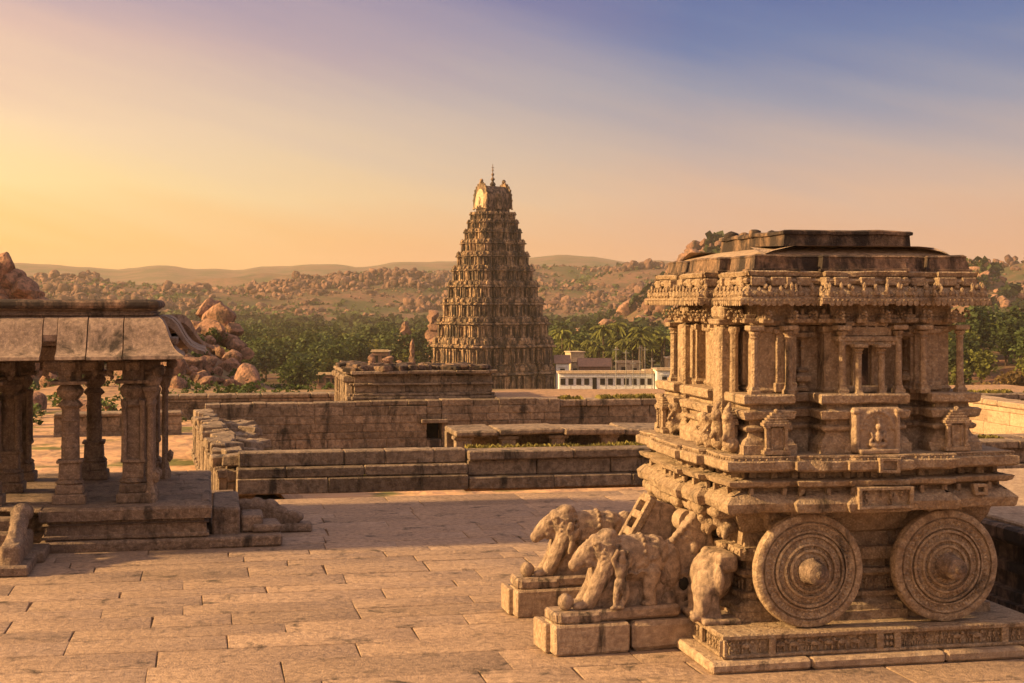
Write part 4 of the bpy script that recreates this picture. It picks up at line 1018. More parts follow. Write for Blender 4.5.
# front stair balustrade: scrolled stone flank
sb = thing('stair_balustrade', 'worn scroll-ended stair flank at the left edge, leaning down in front of the pavilion platform', 'balustrade', (-5.62, 28.0, 0), ANG)
m = MB()
for (a, z, r) in ((-.15, .78, .17), (-.4, .82, .17), (-.65, .80, .17), (-.9, .72, .2), (-1.15, .56, .24), (-1.45, .42, .27), (-1.75, .32, .26), (-2.0, .24, .22)):
    m.ball((-3.32, a, z), (.17, .22, r), None, 2)
m.ball((-3.3, -.78, .86), (.2, .2, .18), None, 2)
m.box((-3.32, -1.2, .25), (.17, 1.0, .26), .04); fuse(m, .03, 'scroll', M['pav'], sb, .02, 3, 2)
m = MB(); m.box((-3.3, -1.6, .09), (.3, .75, .09), .03, None, .01); m.box((-3.1, -.5, .1), (.22, .5, .1), .03); m.build('base_block', M['pav'], sb)
m = MB()
for k in range(4): m.box((-4.3, -.3 - k * .42, .36 - k * .1), (.82, .24, .36 - k * .1), .03, None, .01)
m.build('stair_step', M['pav'], sb)
# side steps on the right of the platform
ss = thing('side_steps', 'tumbled stone steps with a reclining carved flank at the right end of the pavilion platform', 'steps', (-5.62, 28.0, 0), ANG)
def blk(name, u0, u1, v0, v1, z0, z1, rz=0., b=.035, mat='pav'):
    m = MB(); m.box(((u0 + u1) / 2, (v0 + v1) / 2, (z0 + z1) / 2), ((u1 - u0) / 2, (v1 - v0) / 2, (z1 - z0) / 2), b, Matrix.Rotation(rz, 3, 'Z'), .01); m.warp(.008, 2, 2); return m.build(name, M[mat], ss)
blk('step_block', .03, .55, .4, 1.7, .0, .70); blk('step_block', .05, .56, 1.72, 3.2, 0, .66); blk('step_block', -.1, 1.32, -.02, 1.15, 0, .20); blk('step_block', .57, .98, .5, 1.4, .21, .52)
blk('step_block', .75, 1.3, .35, 1.2, .21, .36, .06); blk('step_block', .58, 1.3, 1.2, 2.6, 0, .24)
m = MB()
for (u, z, r) in ((.66, .52, .17), (.9, .52, .18), (1.15, .46, .2), (1.35, .34, .18), (1.55, .26, .13), (1.72, .28, .11)): m.ball((u, 1.9, z), (r * 1.1, .15, r), None, 2)
m.box((1.1, 1.9, .2), (.62, .14, .2), .04); fuse(m, .028, 'carved_flank', M['pav'], ss, .02, 4, 2)
blk('step_block', 1.3, 2.0, 1.65, 2.15, 0, .16)
e = thing('edge_beam', 'fallen dark stone beams on the courtyard edge beside the pavilion platform', 'stone beam', (-7.9, 34.6, 0), ANG)
m = MB(); m.box((0, 0, .12), (.62, .16, .12), .03, None, .01); m.build('beam_stone', M['pav'], e); m = MB(); m.box((1.05, .02, .1), (.42, .15, .11), .03, rotm(0, 0, .03), .01); m.build('beam_stone', M['pav'], e)
# ------------------------------------------------------------------ terrain
PLAIN = -13.6
def gauss(x, y, cx, cy, sx_, sy_, rot=0.):
    dx, dy = x - cx, y - cy; c, s = math.cos(rot), math.sin(rot); a = (dx * c + dy * s) / sx_; b = (-dx * s + dy * c) / sy_
    return math.exp(-(a * a + b * b))
def sst(v, a, b):
    t = min(1, max(0, (v - a) / (b - a))); return t * t * (3 - 2 * t)
def terrain(x, y):
    r = math.hypot(x, y); p = Vector((x, y, 0))
    h = -.82 + (PLAIN + .82) * sst(r, 85, 230)
    # hills, all heights in metres above the plain
    n1 = noise.noise(p * .004) ; n2 = noise.noise(p * .013); n3 = noise.noise(p * .04)
    rough = 1 + .35 * n1 + .18 * n2
    k = 1 + .22 * n1 + .14 * n2
    h += k * max(56 * gauss(x, y, 60, 1800, 560, 380), 63 * gauss(x, y, 270, 1600, 330, 300, .2), 41 * gauss(x, y, -150, 1450, 170, 220), 33 * gauss(x, y, -420, 1350, 330, 250),
                 49 * gauss(x, y, 112, 800, 42, 90) , 49 * gauss(x, y, 430, 1230, 110, 150), 36 * gauss(x, y, 262, 860, 26, 70), 8.5 * gauss(x, y, 102, 300, 44, 60), 46 * gauss(x, y, 640, 1500, 160, 240), 64 * gauss(x, y, -330, 2300, 330, 150), 66 * gauss(x, y, -900, 2200, 330, 150), 66 * gauss(x, y, 240, 2250, 260, 150))
    # boulder ridge on the left, close to the temple
    h += max(7.5 * gauss(x, y, -31, 143, 5.4, 24), 9.6 * gauss(x, y, -42.5, 118, 6.0, 14), 4.0 * gauss(x, y, -25.5, 118, 4.6, 18))
    # far ranges
    if r > 2300:
        a = math.atan2(x, y)
        h += sst(r, 2350, 3400) * (116 + 34 * noise.noise(Vector((a * 14, 0, 3))) + 10 * math.sin(a * 9 + 1) + 8 * noise.noise(Vector((a * 45, 1, 3)))) * (.86 + .14 * sst(r, 3400, 3900)) * (1 - .8 * sst(r, 4000, 4800))
    if r > 400: h += sst(r, 400, 900) * (n2 * 3 + n3 * 1.5)
    return h
def build_terrain():
    rs = [2.0]; 
    while rs[-1] < 5200: rs.append(rs[-1] * (1.06 if rs[-1] < 150 else 1.028))
    ang = [R(a * .35) for a in range(-86, 87)]; a = 30.5
    while a < 329: ang.append(R(a)); a += 6
    vs = []; n = len(ang)
    for r in rs:
        for a in ang: x, y = r * math.sin(a), r * math.cos(a); vs.append(Vector((x, y, terrain(x, y))))
    F = []
    for k in range(len(rs) - 1):
        for i in range(n): j = (i + 1) % n; F.append([k * n + i, k * n + j, (k + 1) * n + j, (k + 1) * n + i])
    F.append(list(range(n)))
    m = MB(); m.v = vs; m.f = F; m.t = [0] * len(F); return m
mt_ = bpy.data.materials.new('terrain_soil_and_scrub'); mt_.use_nodes = True
nt = mt_.node_tree; N = nt.nodes; L = nt.links; b = N['Principled BSDF']; b.inputs['Roughness'].default_value = .95; b.inputs['Specular IOR Level'].default_value = .1
tc = N.new('ShaderNodeTexCoord')
def nn(s, d=6):
    n = N.new('ShaderNodeTexNoise'); n.inputs['Scale'].default_value = s; n.inputs['Detail'].default_value = d; L.new(tc.outputs['Object'], n.inputs['Vector']); return n.outputs[0]
def rp(v, a, b_):
    r = N.new('ShaderNodeMapRange'); L.new(v, r.inputs[0]); r.inputs[1].default_value = a; r.inputs[2].default_value = b_; return r.outputs[0]
def mxx(f, a, b_):
    q = N.new('ShaderNodeMix'); q.data_type = 'RGBA'; L.new(f, q.inputs[0])
    for s, v in ((6, a), (7, b_)):
        if hasattr(v, 'links'): L.new(v, q.inputs[s])
        else: q.inputs[s].default_value = v + (1,)
    return q.outputs[2]
geo = N.new('ShaderNodeNewGeometry'); sp_ = N.new('ShaderNodeSeparateXYZ'); L.new(geo.outputs['Position'], sp_.inputs[0])
c = mxx(rp(nn(.05), .4, .62), (.19, .10, .07), (.12, .075, .052))
c = mxx(rp(nn(.02), .44, .58), c, (.06, .062, .03))
c = mxx(rp(nn(.3), .5, .66), c, (.07, .075, .03))
near = mxx(rp(nn(.7), .4, .62), (.50, .30, .18), (.36, .23, .14))
near = mxx(rp(nn(.35), .55, .63), near, (.14, .13, .05))
hh = N.new('ShaderNodeMapRange'); L.new(sp_.outputs[2], hh.inputs[0]); hh.inputs[1].default_value = -9; hh.inputs[2].default_value = -2
dd = N.new('ShaderNodeVectorMath'); dd.operation = 'LENGTH'; L.new(geo.outputs['Position'], dd.inputs[0])
c = mxx(rp(dd.outputs['Value'], 120, 75), c, near)
L.new(c, b.inputs['Base Color'])
bp = N.new('ShaderNodeBump'); bp.inputs['Distance'].default_value = .5; L.new(nn(.6, 8), bp.inputs['Height']); L.new(bp.outputs[0], b.inputs['Normal'])
struct(build_terrain().build('terrain', mt_, None, 60))

# ------------------------------------------------------------------ boulders
rng = random.Random(11)
def rock(rng, sub=3, dims=(1, .85, .75), cuts=9, amp=.25):
    m = MB(); m.ball((0, 0, 0), (1, 1, 1), None, sub, amp, 1.0, rng.uniform(0, 90)); off = rng.uniform(0, 50)
    for _ in range(cuts):
        n = Vector((rng.gauss(0, 1), rng.gauss(0, 1), rng.gauss(0, 1))).normalized(); d = rng.uniform(.55, .9)
        for i, p in enumerate(m.v):
            e = p.dot(n) - d
            if e > 0: m.v[i] = p - n * e * .92
    for i, p in enumerate(m.v):
        q = p + noise.noise_vector(p * 2.4 + Vector((off, 0, 0))) * .07 + noise.noise_vector(p * 6 + Vector((off, 0, 0))) * .025
        m.v[i] = Vector((q.x * dims[0], q.y * dims[1], q.z * dims[2]))
    return m
bmesh_ = []
for k in range(8):
    o = rock(rng, 3, (1, rng.uniform(.65, .95), rng.uniform(.55, .85)), 10).build('boulder', M['boulder'], None, 28); bmesh_.append(o.data); bpy.data.objects.remove(o)
nb = 0
def boulder(x, y, s, z=None, where='heap'):
    global nb
    o = bpy.data.objects.new('boulder', rng.choice(bmesh_)); COL.objects.link(o); nb += 1
    z = terrain(x, y) if z is None else z
    o.location = (x, y, z + s * .3); o.rotation_euler = (rng.uniform(-.4, .4), rng.uniform(-.4, .4), rng.uniform(0, 6.3)); k = rng.uniform(.85, 1.15); o.scale = (s * k, s, s / k)
    lab, g = LAB[where]; q_ = 512 + x / y * 1500
    if where in ('heap', 'crag', 'peak', 'slope'):
        lo, hi = dict(heap=(175, 205), crag=(-20, 20), peak=(690, 725), slope=(965, 985))[where]
        lab = ('big ' if s > dict(heap=.85, crag=1.2, peak=4.5, slope=3.6)[where] else 'small ') + lab + ', ' + ('left part' if q_ < lo else 'middle part' if q_ < hi else 'right part')
    tag(o, lab, 'boulder', g); return o
LAB = {'flat': ('low boulder on the dry ground seen between the pavilion columns', 'boulders on the ground behind the pavilion'),
       'heap': ('rounded boulder in the heap behind the pavilion', 'boulders of the heap behind the pavilion'),
       'crag': ('boulder of the crag rising above the pavilion roof', 'boulders of the crag above the pavilion roof'),
       'knoll': ('tall boulder stacked on the small knoll above the heap, left of the tree belt', 'boulders stacked on the knoll'),
       'peak': ('orange boulder of the peak behind the chariot roof', 'boulders of the peak behind the chariot'),
       'slope': ('sunlit boulder on the hill slope at the right edge', 'boulders on the right hill slope')}
for _ in range(150):
    Yd = rng.uniform(98, 160); px = rng.gauss(192, 27) if rng.random() < .8 else rng.uniform(150, 262)
    x = (px - 512) / 1500 * Yd
    boulder(x, Yd, rng.uniform(.4, .85) * (1 if rng.random() < .88 else 1.7))
for _ in range(22):
    Yd = rng.uniform(72, 104); x = (rng.uniform(15, 180) - 512) / 1500 * Yd; boulder(x, Yd, rng.uniform(.3, .8), None, 'flat')
for _ in range(42):
    Yd = rng.uniform(103, 120); x = rng.uniform(-45, -34.5); boulder(x, Yd, rng.uniform(.8, 1.7) * (1 if rng.random() < .8 else 1.4), None, 'crag')
for (px, yt, s) in ((-14, 256, 1.9), (3, 259, 1.4), (14, 268, 1.3), (-2, 275, 1.7), (24, 277, 1.2), (10, 284, 1.5), (34, 287, 1.0), (22, 292, 1.4), (42, 296, .9), (-6, 294, 1.6), (33, 300, 1.2), (8, 303, 1.5), (50, 302, .8), (44, 308, 1.1), (20, 310, 1.5), (60, 309, .8)):
    Yd = 106 + rng.uniform(-.6, .6); boulder((px - 512) / 1500 * Yd, Yd, s, 4.6 - (yt - 302) * Yd / 1500 - s * 1.0, 'crag')
for (px, yt, s, Yd) in ((214, 322, 1.5, 150), (208, 312, 1.5, 152), (222, 318, 1.7, 148), (200, 332, 1.6, 146), (232, 330, 1.2, 147), (216, 308, 1.1, 152), (226, 340, 1.5, 146), (196, 345, 1.5, 143), (212, 335, 1.7, 145), (236, 346, 1.2, 145), (243, 352, 1.1, 145)):
    boulder((px - 512) / 1500 * Yd, Yd, s, 4.6 - (yt - 302) * Yd / 1500 - s * .3, 'knoll')
for _ in range(38):
    x = rng.gauss(104, 24); Yd = rng.uniform(720, 810); boulder(x, Yd, rng.uniform(2.5, 6.5), None, 'peak')
for _ in range(24):
    x = rng.gauss(268, 13); Yd = rng.uniform(790, 870); boulder(x, Yd, rng.uniform(2.2, 5.), None, 'slope')
# the countless smaller boulders of the far hills
m = MB(); V2 = None
lowp = []
for k in range(8):
    q = rock(rng, 2 if k < 3 else 1, (1, rng.uniform(.65, .95), rng.uniform(.6, .85)), 6); lowp.append((q.v, q.f))
cnt = 0
while cnt < 13000:
    Yd = 520 * (3.6 ** rng.random()); x = rng.uniform(-.36, .38) * Yd
    h = terrain(x, Yd) - PLAIN
    if h < 5 + rng.random() * 7: continue
    if noise.noise(Vector((x, Yd * .6, 0)) * .014) + .5 * noise.noise(Vector((x, Yd * .6, 9)) * .05) < .02 and rng.random() < .9: continue
    s = min(3.6, .72 * (1.0001 - rng.random()) ** -.5) * (Yd / 1000) ** .5
    rz_ = Matrix.Rotation(rng.uniform(0, 6.3), 3, 'Z') @ Matrix.Rotation(rng.uniform(-.5, .5), 3, 'X'); vv, ff = rng.choice(lowp); c0 = Vector((x, Yd, PLAIN + h + s * .25))
    st_ = Vector((rng.uniform(.8, 1.5), 1, rng.uniform(.6, 1.3))); m.add([rz_ @ Vector((p.x * st_.x, p.y, p.z * st_.z)) * s + c0 for p in vv], ff, rng.uniform(-.35, .25)); cnt += 1
# stacked outcrops
made = 0
while made < 330:
    Yd = 600 * (3.0 ** rng.random()); x = rng.uniform(-.36, .38) * Yd; h = terrain(x, Yd) - PLAIN
    if h < 12 or noise.noise(Vector((x, Yd * .6, 0)) * .010) < .0: continue
    made += 1; sc_ = (Yd / 1000) ** .5; ax = rng.uniform(0, 3.14); R_ = rng.uniform(7, 20) * sc_
    for _ in range(rng.randint(14, 34)):
        a_, b__ = rng.gauss(0, 1), rng.gauss(0, .45); xx = x + R_ * (a_ * math.cos(ax) - b__ * math.sin(ax)); yy = Yd + R_ * (a_ * math.sin(ax) + b__ * math.cos(ax))
        s = rng.uniform(1.4, 4.6) * sc_ * (1.1 - .25 * min(2, abs(a_))); vv, ff = rng.choice(lowp[:5]); rz_ = Matrix.Rotation(rng.uniform(0, 6.3), 3, 'Z') @ Matrix.Rotation(rng.uniform(-.7, .7), 3, 'X')
        c0 = Vector((xx, yy, terrain(xx, yy) + s * .2 + max(0, (1.2 - abs(a_))) * rng.uniform(0, 4.5) * sc_)); st_ = Vector((rng.uniform(.7, 1.3), 1, rng.uniform(.7, 1.5)))
        m.add([rz_ @ Vector((p.x * st_.x, p.y, p.z * st_.z)) * s + c0 for p in vv], ff, rng.uniform(-.35, .2))
o = m.build('boulder_field', M['hill_rock'], None, 40); o['kind'] = 'stuff'; o['label'] = 'countless small granite boulders strewn over the far hills'

# ------------------------------------------------------------------ trees
def crown_mesh(rng, rx, rz_, nl, size, lobes=9):
    m = MB(); L_ = []
    for k in range(lobes):
        a = rng.uniform(0, 6.28); d = rng.uniform(.15, .7); L_.append((Vector((rx * d * math.cos(a), rx * d * math.sin(a), rz_ * rng.uniform(.25, .85))), rng.uniform(.32, .55)))
    for _ in range(nl):
        c, r = rng.choice(L_); v = Vector((rng.gauss(0, 1), rng.gauss(0, 1), rng.gauss(0, 1))).normalized() * rng.uniform(.7, 1.05)
        p = c + Vector((v.x * rx * r, v.y * rx * r, v.z * rz_ * r * .9)); s = size * rng.uniform(.5, 1.2)
        A = rotm(rng.uniform(-1, 1), rng.uniform(-1, 1), rng.uniform(0, 6.28))
        m.add([p + A @ Vector(q) * s for q in ((-1, -.6, 0), (.2, -.8, .2), (1, .1, 0), (.1, .9, .2), (-.8, .5, -.1))], [[0, 1, 2, 3, 4]], rng.uniform(-.35, .35))
    return m
def trunk_mesh(rng, h, r):
    m = MB(); m.rod((0, 0, 0), (rng.uniform(-.2, .2), 0, h * .6), r, r * .7, 7)
    for k in range(4):
        a = rng.uniform(0, 6.28); m.rod((0, 0, h * rng.uniform(.35, .55)), (h * .28 * math.cos(a), h * .28 * math.sin(a), h * .9), r * .5, r * .2, 5)
    return m
def tree_proto(rng, rx, h, nl, size, leaf, label, cat='tree', name='tree', group=None):
    t = thing(name, label, cat, (0, 0, -500), 0, group)
    trunk_mesh(rng, h * .6, h * .03).build('trunk', M['bark'], t)
    o = crown_mesh(rng, rx, h * .62, nl, size).build('crown', M[leaf], t, smooth=False); o.location = (0, 0, h * .28); return t
GB = 'dense green trees of the belt between the boulder heap and the tower'
GR = 'trees of the palm grove right of the tower'
GE = 'bushy trees behind the sunlit wall at the right edge'
tp = [tree_proto(rng, 4.2, 8.5, 620, .42, 'leaf', 'leafy tree'), tree_proto(rng, 5.2, 9.5, 760, .46, 'leaf', 'leafy tree'), tree_proto(rng, 3.6, 9.5, 560, .42, 'leaf', 'leafy tree'),
      tree_proto(rng, 4.2, 7.5, 600, .42, 'leaf_y', 'leafy tree'), tree_proto(rng, 3.2, 5.5, 500, .36, 'leaf_o', 'leafy tree')]
def palm_proto(rng, h):
    t = thing('palm_tree', 'palm', 'palm tree', (0, 0, -500))
    m = MB(); m.rod((0, 0, 0), (.3, 0, h * .5), .26, .2, 7); m.rod((.3, 0, h * .5), (.5, .1, h), .2, .16, 7); m.build('trunk', M['bark'], t)
    m = MB()
    for k in range(26):
        a = rng.uniform(0, 6.28); el = rng.uniform(-.1, 1.2); Ln = rng.uniform(2.4, 3.4); pts = []
        for i in range(7):
            f_ = i / 6; r_ = Ln * f_; z = h + Ln * (math.sin(el) * f_ - .75 * f_ * f_); pts.append(Vector((.5 + r_ * math.cos(a) * math.cos(el * .6), .1 + r_ * math.sin(a) * math.cos(el * .6), z)))
        sd = Vector((-math.sin(a), math.cos(a), 0))
        for i in range(6):
            for s in (-1, 1):
                p, q = pts[i], pts[i + 1]; wd = .5 * math.sin(math.pi * (i + .8) / 7)
                m.add([p, q, q + sd * s * wd * .5 + Vector((0, 0, -.3)), p + sd * s * wd + Vector((0, 0, -.35))], [[0, 1, 2, 3]], rng.uniform(-.3, .4))
    m.build('crown', M['leaf_y'], t, smooth=False); return t
pp_ = [palm_proto(rng, 8.5), palm_proto(rng, 10.5)]
def plant(px, Yd, kind, lab, group, s=1., cat='tree'):
    x = (px - 512) / 1500 * Yd; z = terrain(x, Yd)
    lab = lab.replace('@', 'front row' if Yd < 335 else 'middle rows' if Yd < 460 else 'back rows').replace('#', 'near the heap' if px < 280 else 'mid belt' if px < 360 else 'near the tower')
    return dup(kind, (x, Yd, z - .2), rng.uniform(0, 6.28), s * rng.uniform(.8, 1.2), lab, group, cat)
for k in range(108):
    f_ = rng.random(); Yd = 255 + 420 * f_; px = rng.uniform(205, 435)
    if px > 330 and Yd < 320: Yd += 90
    kind = rng.choice((tp[0], tp[1], tp[2], tp[0], tp[3]))
    if kind is tp[3]: plant(px, Yd, kind, 'yellowish green tree in the @ of the tree belt, #', 'yellowish trees of the belt left of the tower')
    else: plant(px, Yd, kind, 'dense dark green tree in the @ of the tree belt, #', GB)
for k in range(62):
    Yd = rng.uniform(340, 560); px = rng.uniform(548, 700); plant(px, Yd, rng.choice((tp[0], tp[1], tp[2], tp[2], tp[3])), 'dark green tree in the @ of the grove above the white village houses', GR, 1.08)
for k in range(26):
    Yd = rng.uniform(322, 372); px = rng.uniform(560, 690); plant(px, Yd, rng.choice(pp_), 'tall palm tree standing among the grove above the white village houses', 'palm trees above the village houses', 1., 'palm tree')
for k in range(120):
    Yd = rng.uniform(195, 345); px = rng.uniform(955, 1120)
    kd = rng.choice((tp[0], tp[3], tp[3], tp[1], tp[4]) if Yd > 245 else (tp[4], tp[4], tp[4], tp[3]))
    lb = {tp[4]: ('dry orange-leaved bush behind the sunlit wall at the right edge', 'orange bushes behind the sunlit wall')}.get(kd, ('leafy green tree on the rise behind the sunlit wall at the right edge', GE))
    plant(px, Yd, kd, lb[0], lb[1], .8 if Yd < 245 else .85)
for k in range(7):
    Yd = rng.uniform(120, 170); px = rng.uniform(160, 262); plant(px, Yd, tp[4] if rng.random() < .3 else tp[0], 'small scrubby tree growing among the boulders of the heap', 'scrubby trees among the heap boulders', .24)
for (px, Yd, s) in ((418, 262, .8), (432, 268, .7), (410, 275, .8)): plant(px, Yd, tp[3], 'yellow green tree at the left foot of the temple tower', 'yellow green trees at the left foot of the tower', s)
for t in tp + pp_:
    for ch in list(t.children): bpy.data.objects.remove(ch)
    bpy.data.objects.remove(t)
# far wood and hillside scrub: masses nobody could count
def mass(name, label, n, gen, size, leaf, nl=26):
    m = MB()
    for _ in range(n):
        x, y, r = gen(rng); z = terrain(x, y); tt = rng.uniform(-.3, .3)
        for _ in range(nl):
            v = Vector((rng.gauss(0, 1), rng.gauss(0, 1), abs(rng.gauss(0, 1)))).normalized() * rng.uniform(.6, 1.05) * r; p = Vector((x, y, z)) + Vector((v.x, v.y, v.z * 1.1)); s = size * r * rng.uniform(.7, 1.3); A = rotm(rng.uniform(-1.2, 1.2), rng.uniform(-1.2, 1.2), rng.uniform(0, 6.3))
            m.add([p + A @ Vector(q) * s for q in ((-1, -.7, 0), (1, -.6, 0), (.7, .8, .2), (-.6, .9, 0))], [[0, 1, 2, 3]], tt + rng.uniform(-.2, .2))
    o = m.build(name, M[leaf], None, smooth=False); o['kind'] = 'stuff'; o['label'] = label
def g_wood(r):
    y = r.uniform(620, 1080); return r.uniform(-.36, .38) * y, y, r.uniform(3.5, 6.5)
def g_scrub(r):
    while True:
        y = 560 * (3.3 ** r.random()); x = r.uniform(-.36, .38) * y
        if noise.noise(Vector((x, y, 5)) * .008) > -.25: return x, y, r.uniform(1.2, 3.2) * (y / 1200) ** .4
mass('ground_scrub', 'low green scrub on the dry ground behind the pavilion and the outer wall', 240, lambda r: (lambda y: (r.uniform(-.36, -.1) * y, y, r.uniform(.2, .6)))(r.uniform(64, 128)), .2, 'leaf', 30)
mass('far_wood', 'far wood reading as one dark green mass below the hills', 1000, g_wood, .34, 'leaf', 30)
mass('hill_scrub', 'thin dark scrub scattered over the far boulder hills', 5200, g_scrub, .42, 'leaf', 12)

# ------------------------------------------------------------------ the temple tower
TW = thing('temple_tower', 'tall tiered temple gateway tower with a barrel roof and finial, in the middle distance', 'tower', (-3.95, 308, PLAIN), R(33))
rng = random.Random(5)
W_, D_ = 9.9, 8.3
def tplan(s, extra=0.):
    a, b = W_ * s, D_ * s
    return stepped(-a + .8 * s, -b + .8 * s, a - .8 * s, b - .8 * s, [(a * .76, .7 * s), (a * .58, -.8 * s), (a * .42, .6 * s), (a * .20, 1.35 * s)], [(b * .74, .7 * s), (b * .56, -.8 * s), (b * .40, .6 * s), (b * .20, 1.1 * s)])
def storey(z, h, s, s_next, last=False, name='storey'):
    p = tplan(s); m = MB(); w1 = h * .60
    molding(m, p, [(z, .12 * s), (z + h * .05, .12 * s), (z + h * .06, -.32 * s), (z + w1, -.32 * s), (z + w1 + h * .02, .25 * s), (z + w1 + h * .05, .5 * s), (z + w1 + h * .09, .46 * s), (z + w1 + h * .14, .12 * s), (z + w1 + h * .18, .1 * s), (z + w1 + h * .19, -.2 * s), (z + h, -.35 * s)], 0)
    # pilasters
    for P, d, n, l in walk(p, .0, 1.05 * s + .15, .3):
        A = frame3(d, n); m.box((P.x, P.y, z + w1 * .53), (.10 * s + .05, .34 * s, w1 * .46), .02, A); m.box((P.x, P.y, z + w1 * .93), (.2 * s + .06, .4 * s, h * .03), .02, A); m.box((P.x, P.y, z + w1 * .12), (.16 * s + .05, .38 * s, h * .04), .02, A)
    # wall figures and niches
    for P, d, n, l in walk(p, -.2 * s, 1.05 * s + .15, .3):
        A = frame3(d, n)
        m.box(Vector((P.x, P.y, z + w1 * .42)) + A @ Vector((.5 * s, 0, 0)), (.16 * s, .2 * s, w1 * .26), .03, A); m.ball(Vector((P.x, P.y, z + w1 * .74)) + A @ Vector((.5 * s, 0, 0)), (.22 * s, .2 * s, w1 * .08), A, 1)
    # parapet of little shrines
    zz = z + w1 + h * .17
    for P, d, n, l in walk(p, -.02, 1.5 * s + .2, .5):
        A = frame3(d, n); q = Vector((P.x, P.y, zz)); ww = min(l * .36, .75 * s)
        m.box(q + Vector((0, 0, h * .07)), (ww, .3 * s + .1, h * .07), .03, A); m.ball(q + Vector((0, 0, h * .15)), (ww * .95, .3 * s + .12, h * .10), A, 1); m.ball(q + Vector((0, 0, h * .25)), (.08, .08, h * .05), None, 1)
        m.ball(q + A @ Vector((0, .3 * s, h * .1)), (ww * .4, .12, h * .07), A, 1)
    for P, d, n, l in walk(p, .42 * s, .62, .2):
        m.ball((P.x, P.y, z + w1 + h * .09), (.16, .10, .16), None, 1)
    m.warp(.07, .9, 2); st = m.build(name, M['tower'], TW, 30)
    # near-black box paints a doorway's shade in the middle bay of each face
    a, b = W_ * s, D_ * s
    for (c, A) in ((Vector((0, -b - .07 * s, z + h * .30)), I3), (Vector((-a - .30 * s, 0, z + h * .30)), Matrix.Rotation(R(90), 3, 'Z'))):
        d_ = MB(); d_.box(c, (.38 * s + .05, .3, h * .2), .01, A); d_.build('doorway_shade', M['dark'], st)
    return z + h
z = 0.
z = storey(z, 5.6, 1.075, 1, name='base_storey')
z = storey(z, 5.4, 1.05, 1, name='base_storey')
hs = [4.0, 3.7, 3.3, 3.0, 2.7, 2.4, 2.1, 1.8, 1.5]; tot = sum(hs); k_ = (36.6 - z) / tot
s0, s1 = .97, .36; acc = 0
for i, h in enumerate(hs):
    f_ = acc / tot; s = s0 + (s1 - s0) * f_ ** 1.04; h *= k_; storey(z, h, s, s); z += h; acc += hs[i]
# barrel roof
sR = .325; a, b = W_ * sR * .93, D_ * sR * .80
m = MB(); m.box((0, 0, z + .5), (a * .96, b * .9, .6), .05)
rings = []
for k in range(9):
    x = -a + 2 * a * k / 8; rings.append([Vector((x * (1 - .14 * math.sin(t)), b * 1.02 * math.cos(t) * (1 + .18 * math.sin(2 * min(t, math.pi - t))), z + .9 + 4.5 * math.sin(t) ** .75)) for t in [math.pi * j / 14 for j in range(15)]])
m.loft(rings, True, True); m.warp(.06, 1, 2); m.build('barrel_roof', M['granite_dark'], TW, 40)
for s in (-1, 1):
    m = MB(); x = s * (a + .12)
    pts = [(b * 1.12 * math.cos(t) * (1 + .2 * math.sin(2 * min(t, math.pi - t))), z + .7 + 5.3 * math.sin(t) ** .75) for t in [math.pi * j / 14 for j in range(15)]]
    m.loft([[Vector(((x - .14) * (1 - .13 * (p[1] - z - .7) / 5.3), p[0], p[1])) for p in pts], [Vector(((x + .14) * (1 - .13 * (p[1] - z - .7) / 5.3), p[0], p[1])) for p in pts]])
    for p in pts: m.ball((x * (1 - .13 * (p[1] - z - .7) / 5.3), p[0], p[1]), (.26, .26, .28), None, 1)
    m.ball((x * .87, 0, z + 6.35), (.42, .42, .5), None, 2); m.ball((x + s * .1, 0, z + 2.2), (.18, .5, 1.0), None, 1); m.box((x + s * .12, 0, z + 1.1), (.15, .9, .2), .03)
    m.warp(.05, 1.2); ge = m.build('gable_end', M['tower'], TW, 50)
    m = MB(); pts2 = [(p[0] * .62, z + .9 + (p[1] - z - .7) * .72) for p in pts]; xx = x + s * .15; m.loft([[Vector(((xx - .08) * (1 - .13 * (p[1] - z - .7) / 5.3), p[0], p[1])) for p in pts2], [Vector(((xx + .08) * (1 - .13 * (p[1] - z - .7) / 5.3), p[0], p[1])) for p in pts2]]); m.ball((xx + s * .1, 0, z + 2.2), (.12, .3, .8), None, 1); m.build('gable_panel', M['cream'], ge, 50)
m = MB(); m.box((0, -b * 1.02, z + 1.9), (.55, .4, 1.3), .05); m.ball((0, -b * 1.05, z + 3.3), (.6, .4, .6), None, 2); m.build('roof_dormer', M['tower'], TW)
m = MB(); zt = z + 5.3
m.lathe([(.05, 0), (.5, .1), (.62, .5), (.3, .95), (.18, 1.1), (.42, 1.4), (.42, 1.6), (.15, 1.9), (.12, 2.1), (.3, 2.4), (.3, 2.55), (.1, 2.8), (.08, 3.1), (.2, 3.3), (.1, 3.55), (.04, 4.6), (0, 4.7)], 14, (0, 0, zt)); m.box((0, 0, zt + 3.9), (.32, .05, .05), .01)
m.build('finial', M['granite_dark'], TW)
# rubble at its foot
for (px, py, s) in ((496, 392, 1.6), (503, 394, 1.1), (487, 396, 1.2), (510, 397, 1.0)):
    boulder((px - 512) / 1500 * 262, 262, s, 4.6 - (py - 302) * 262 / 1500 - s * .3, 'foot') if False else None

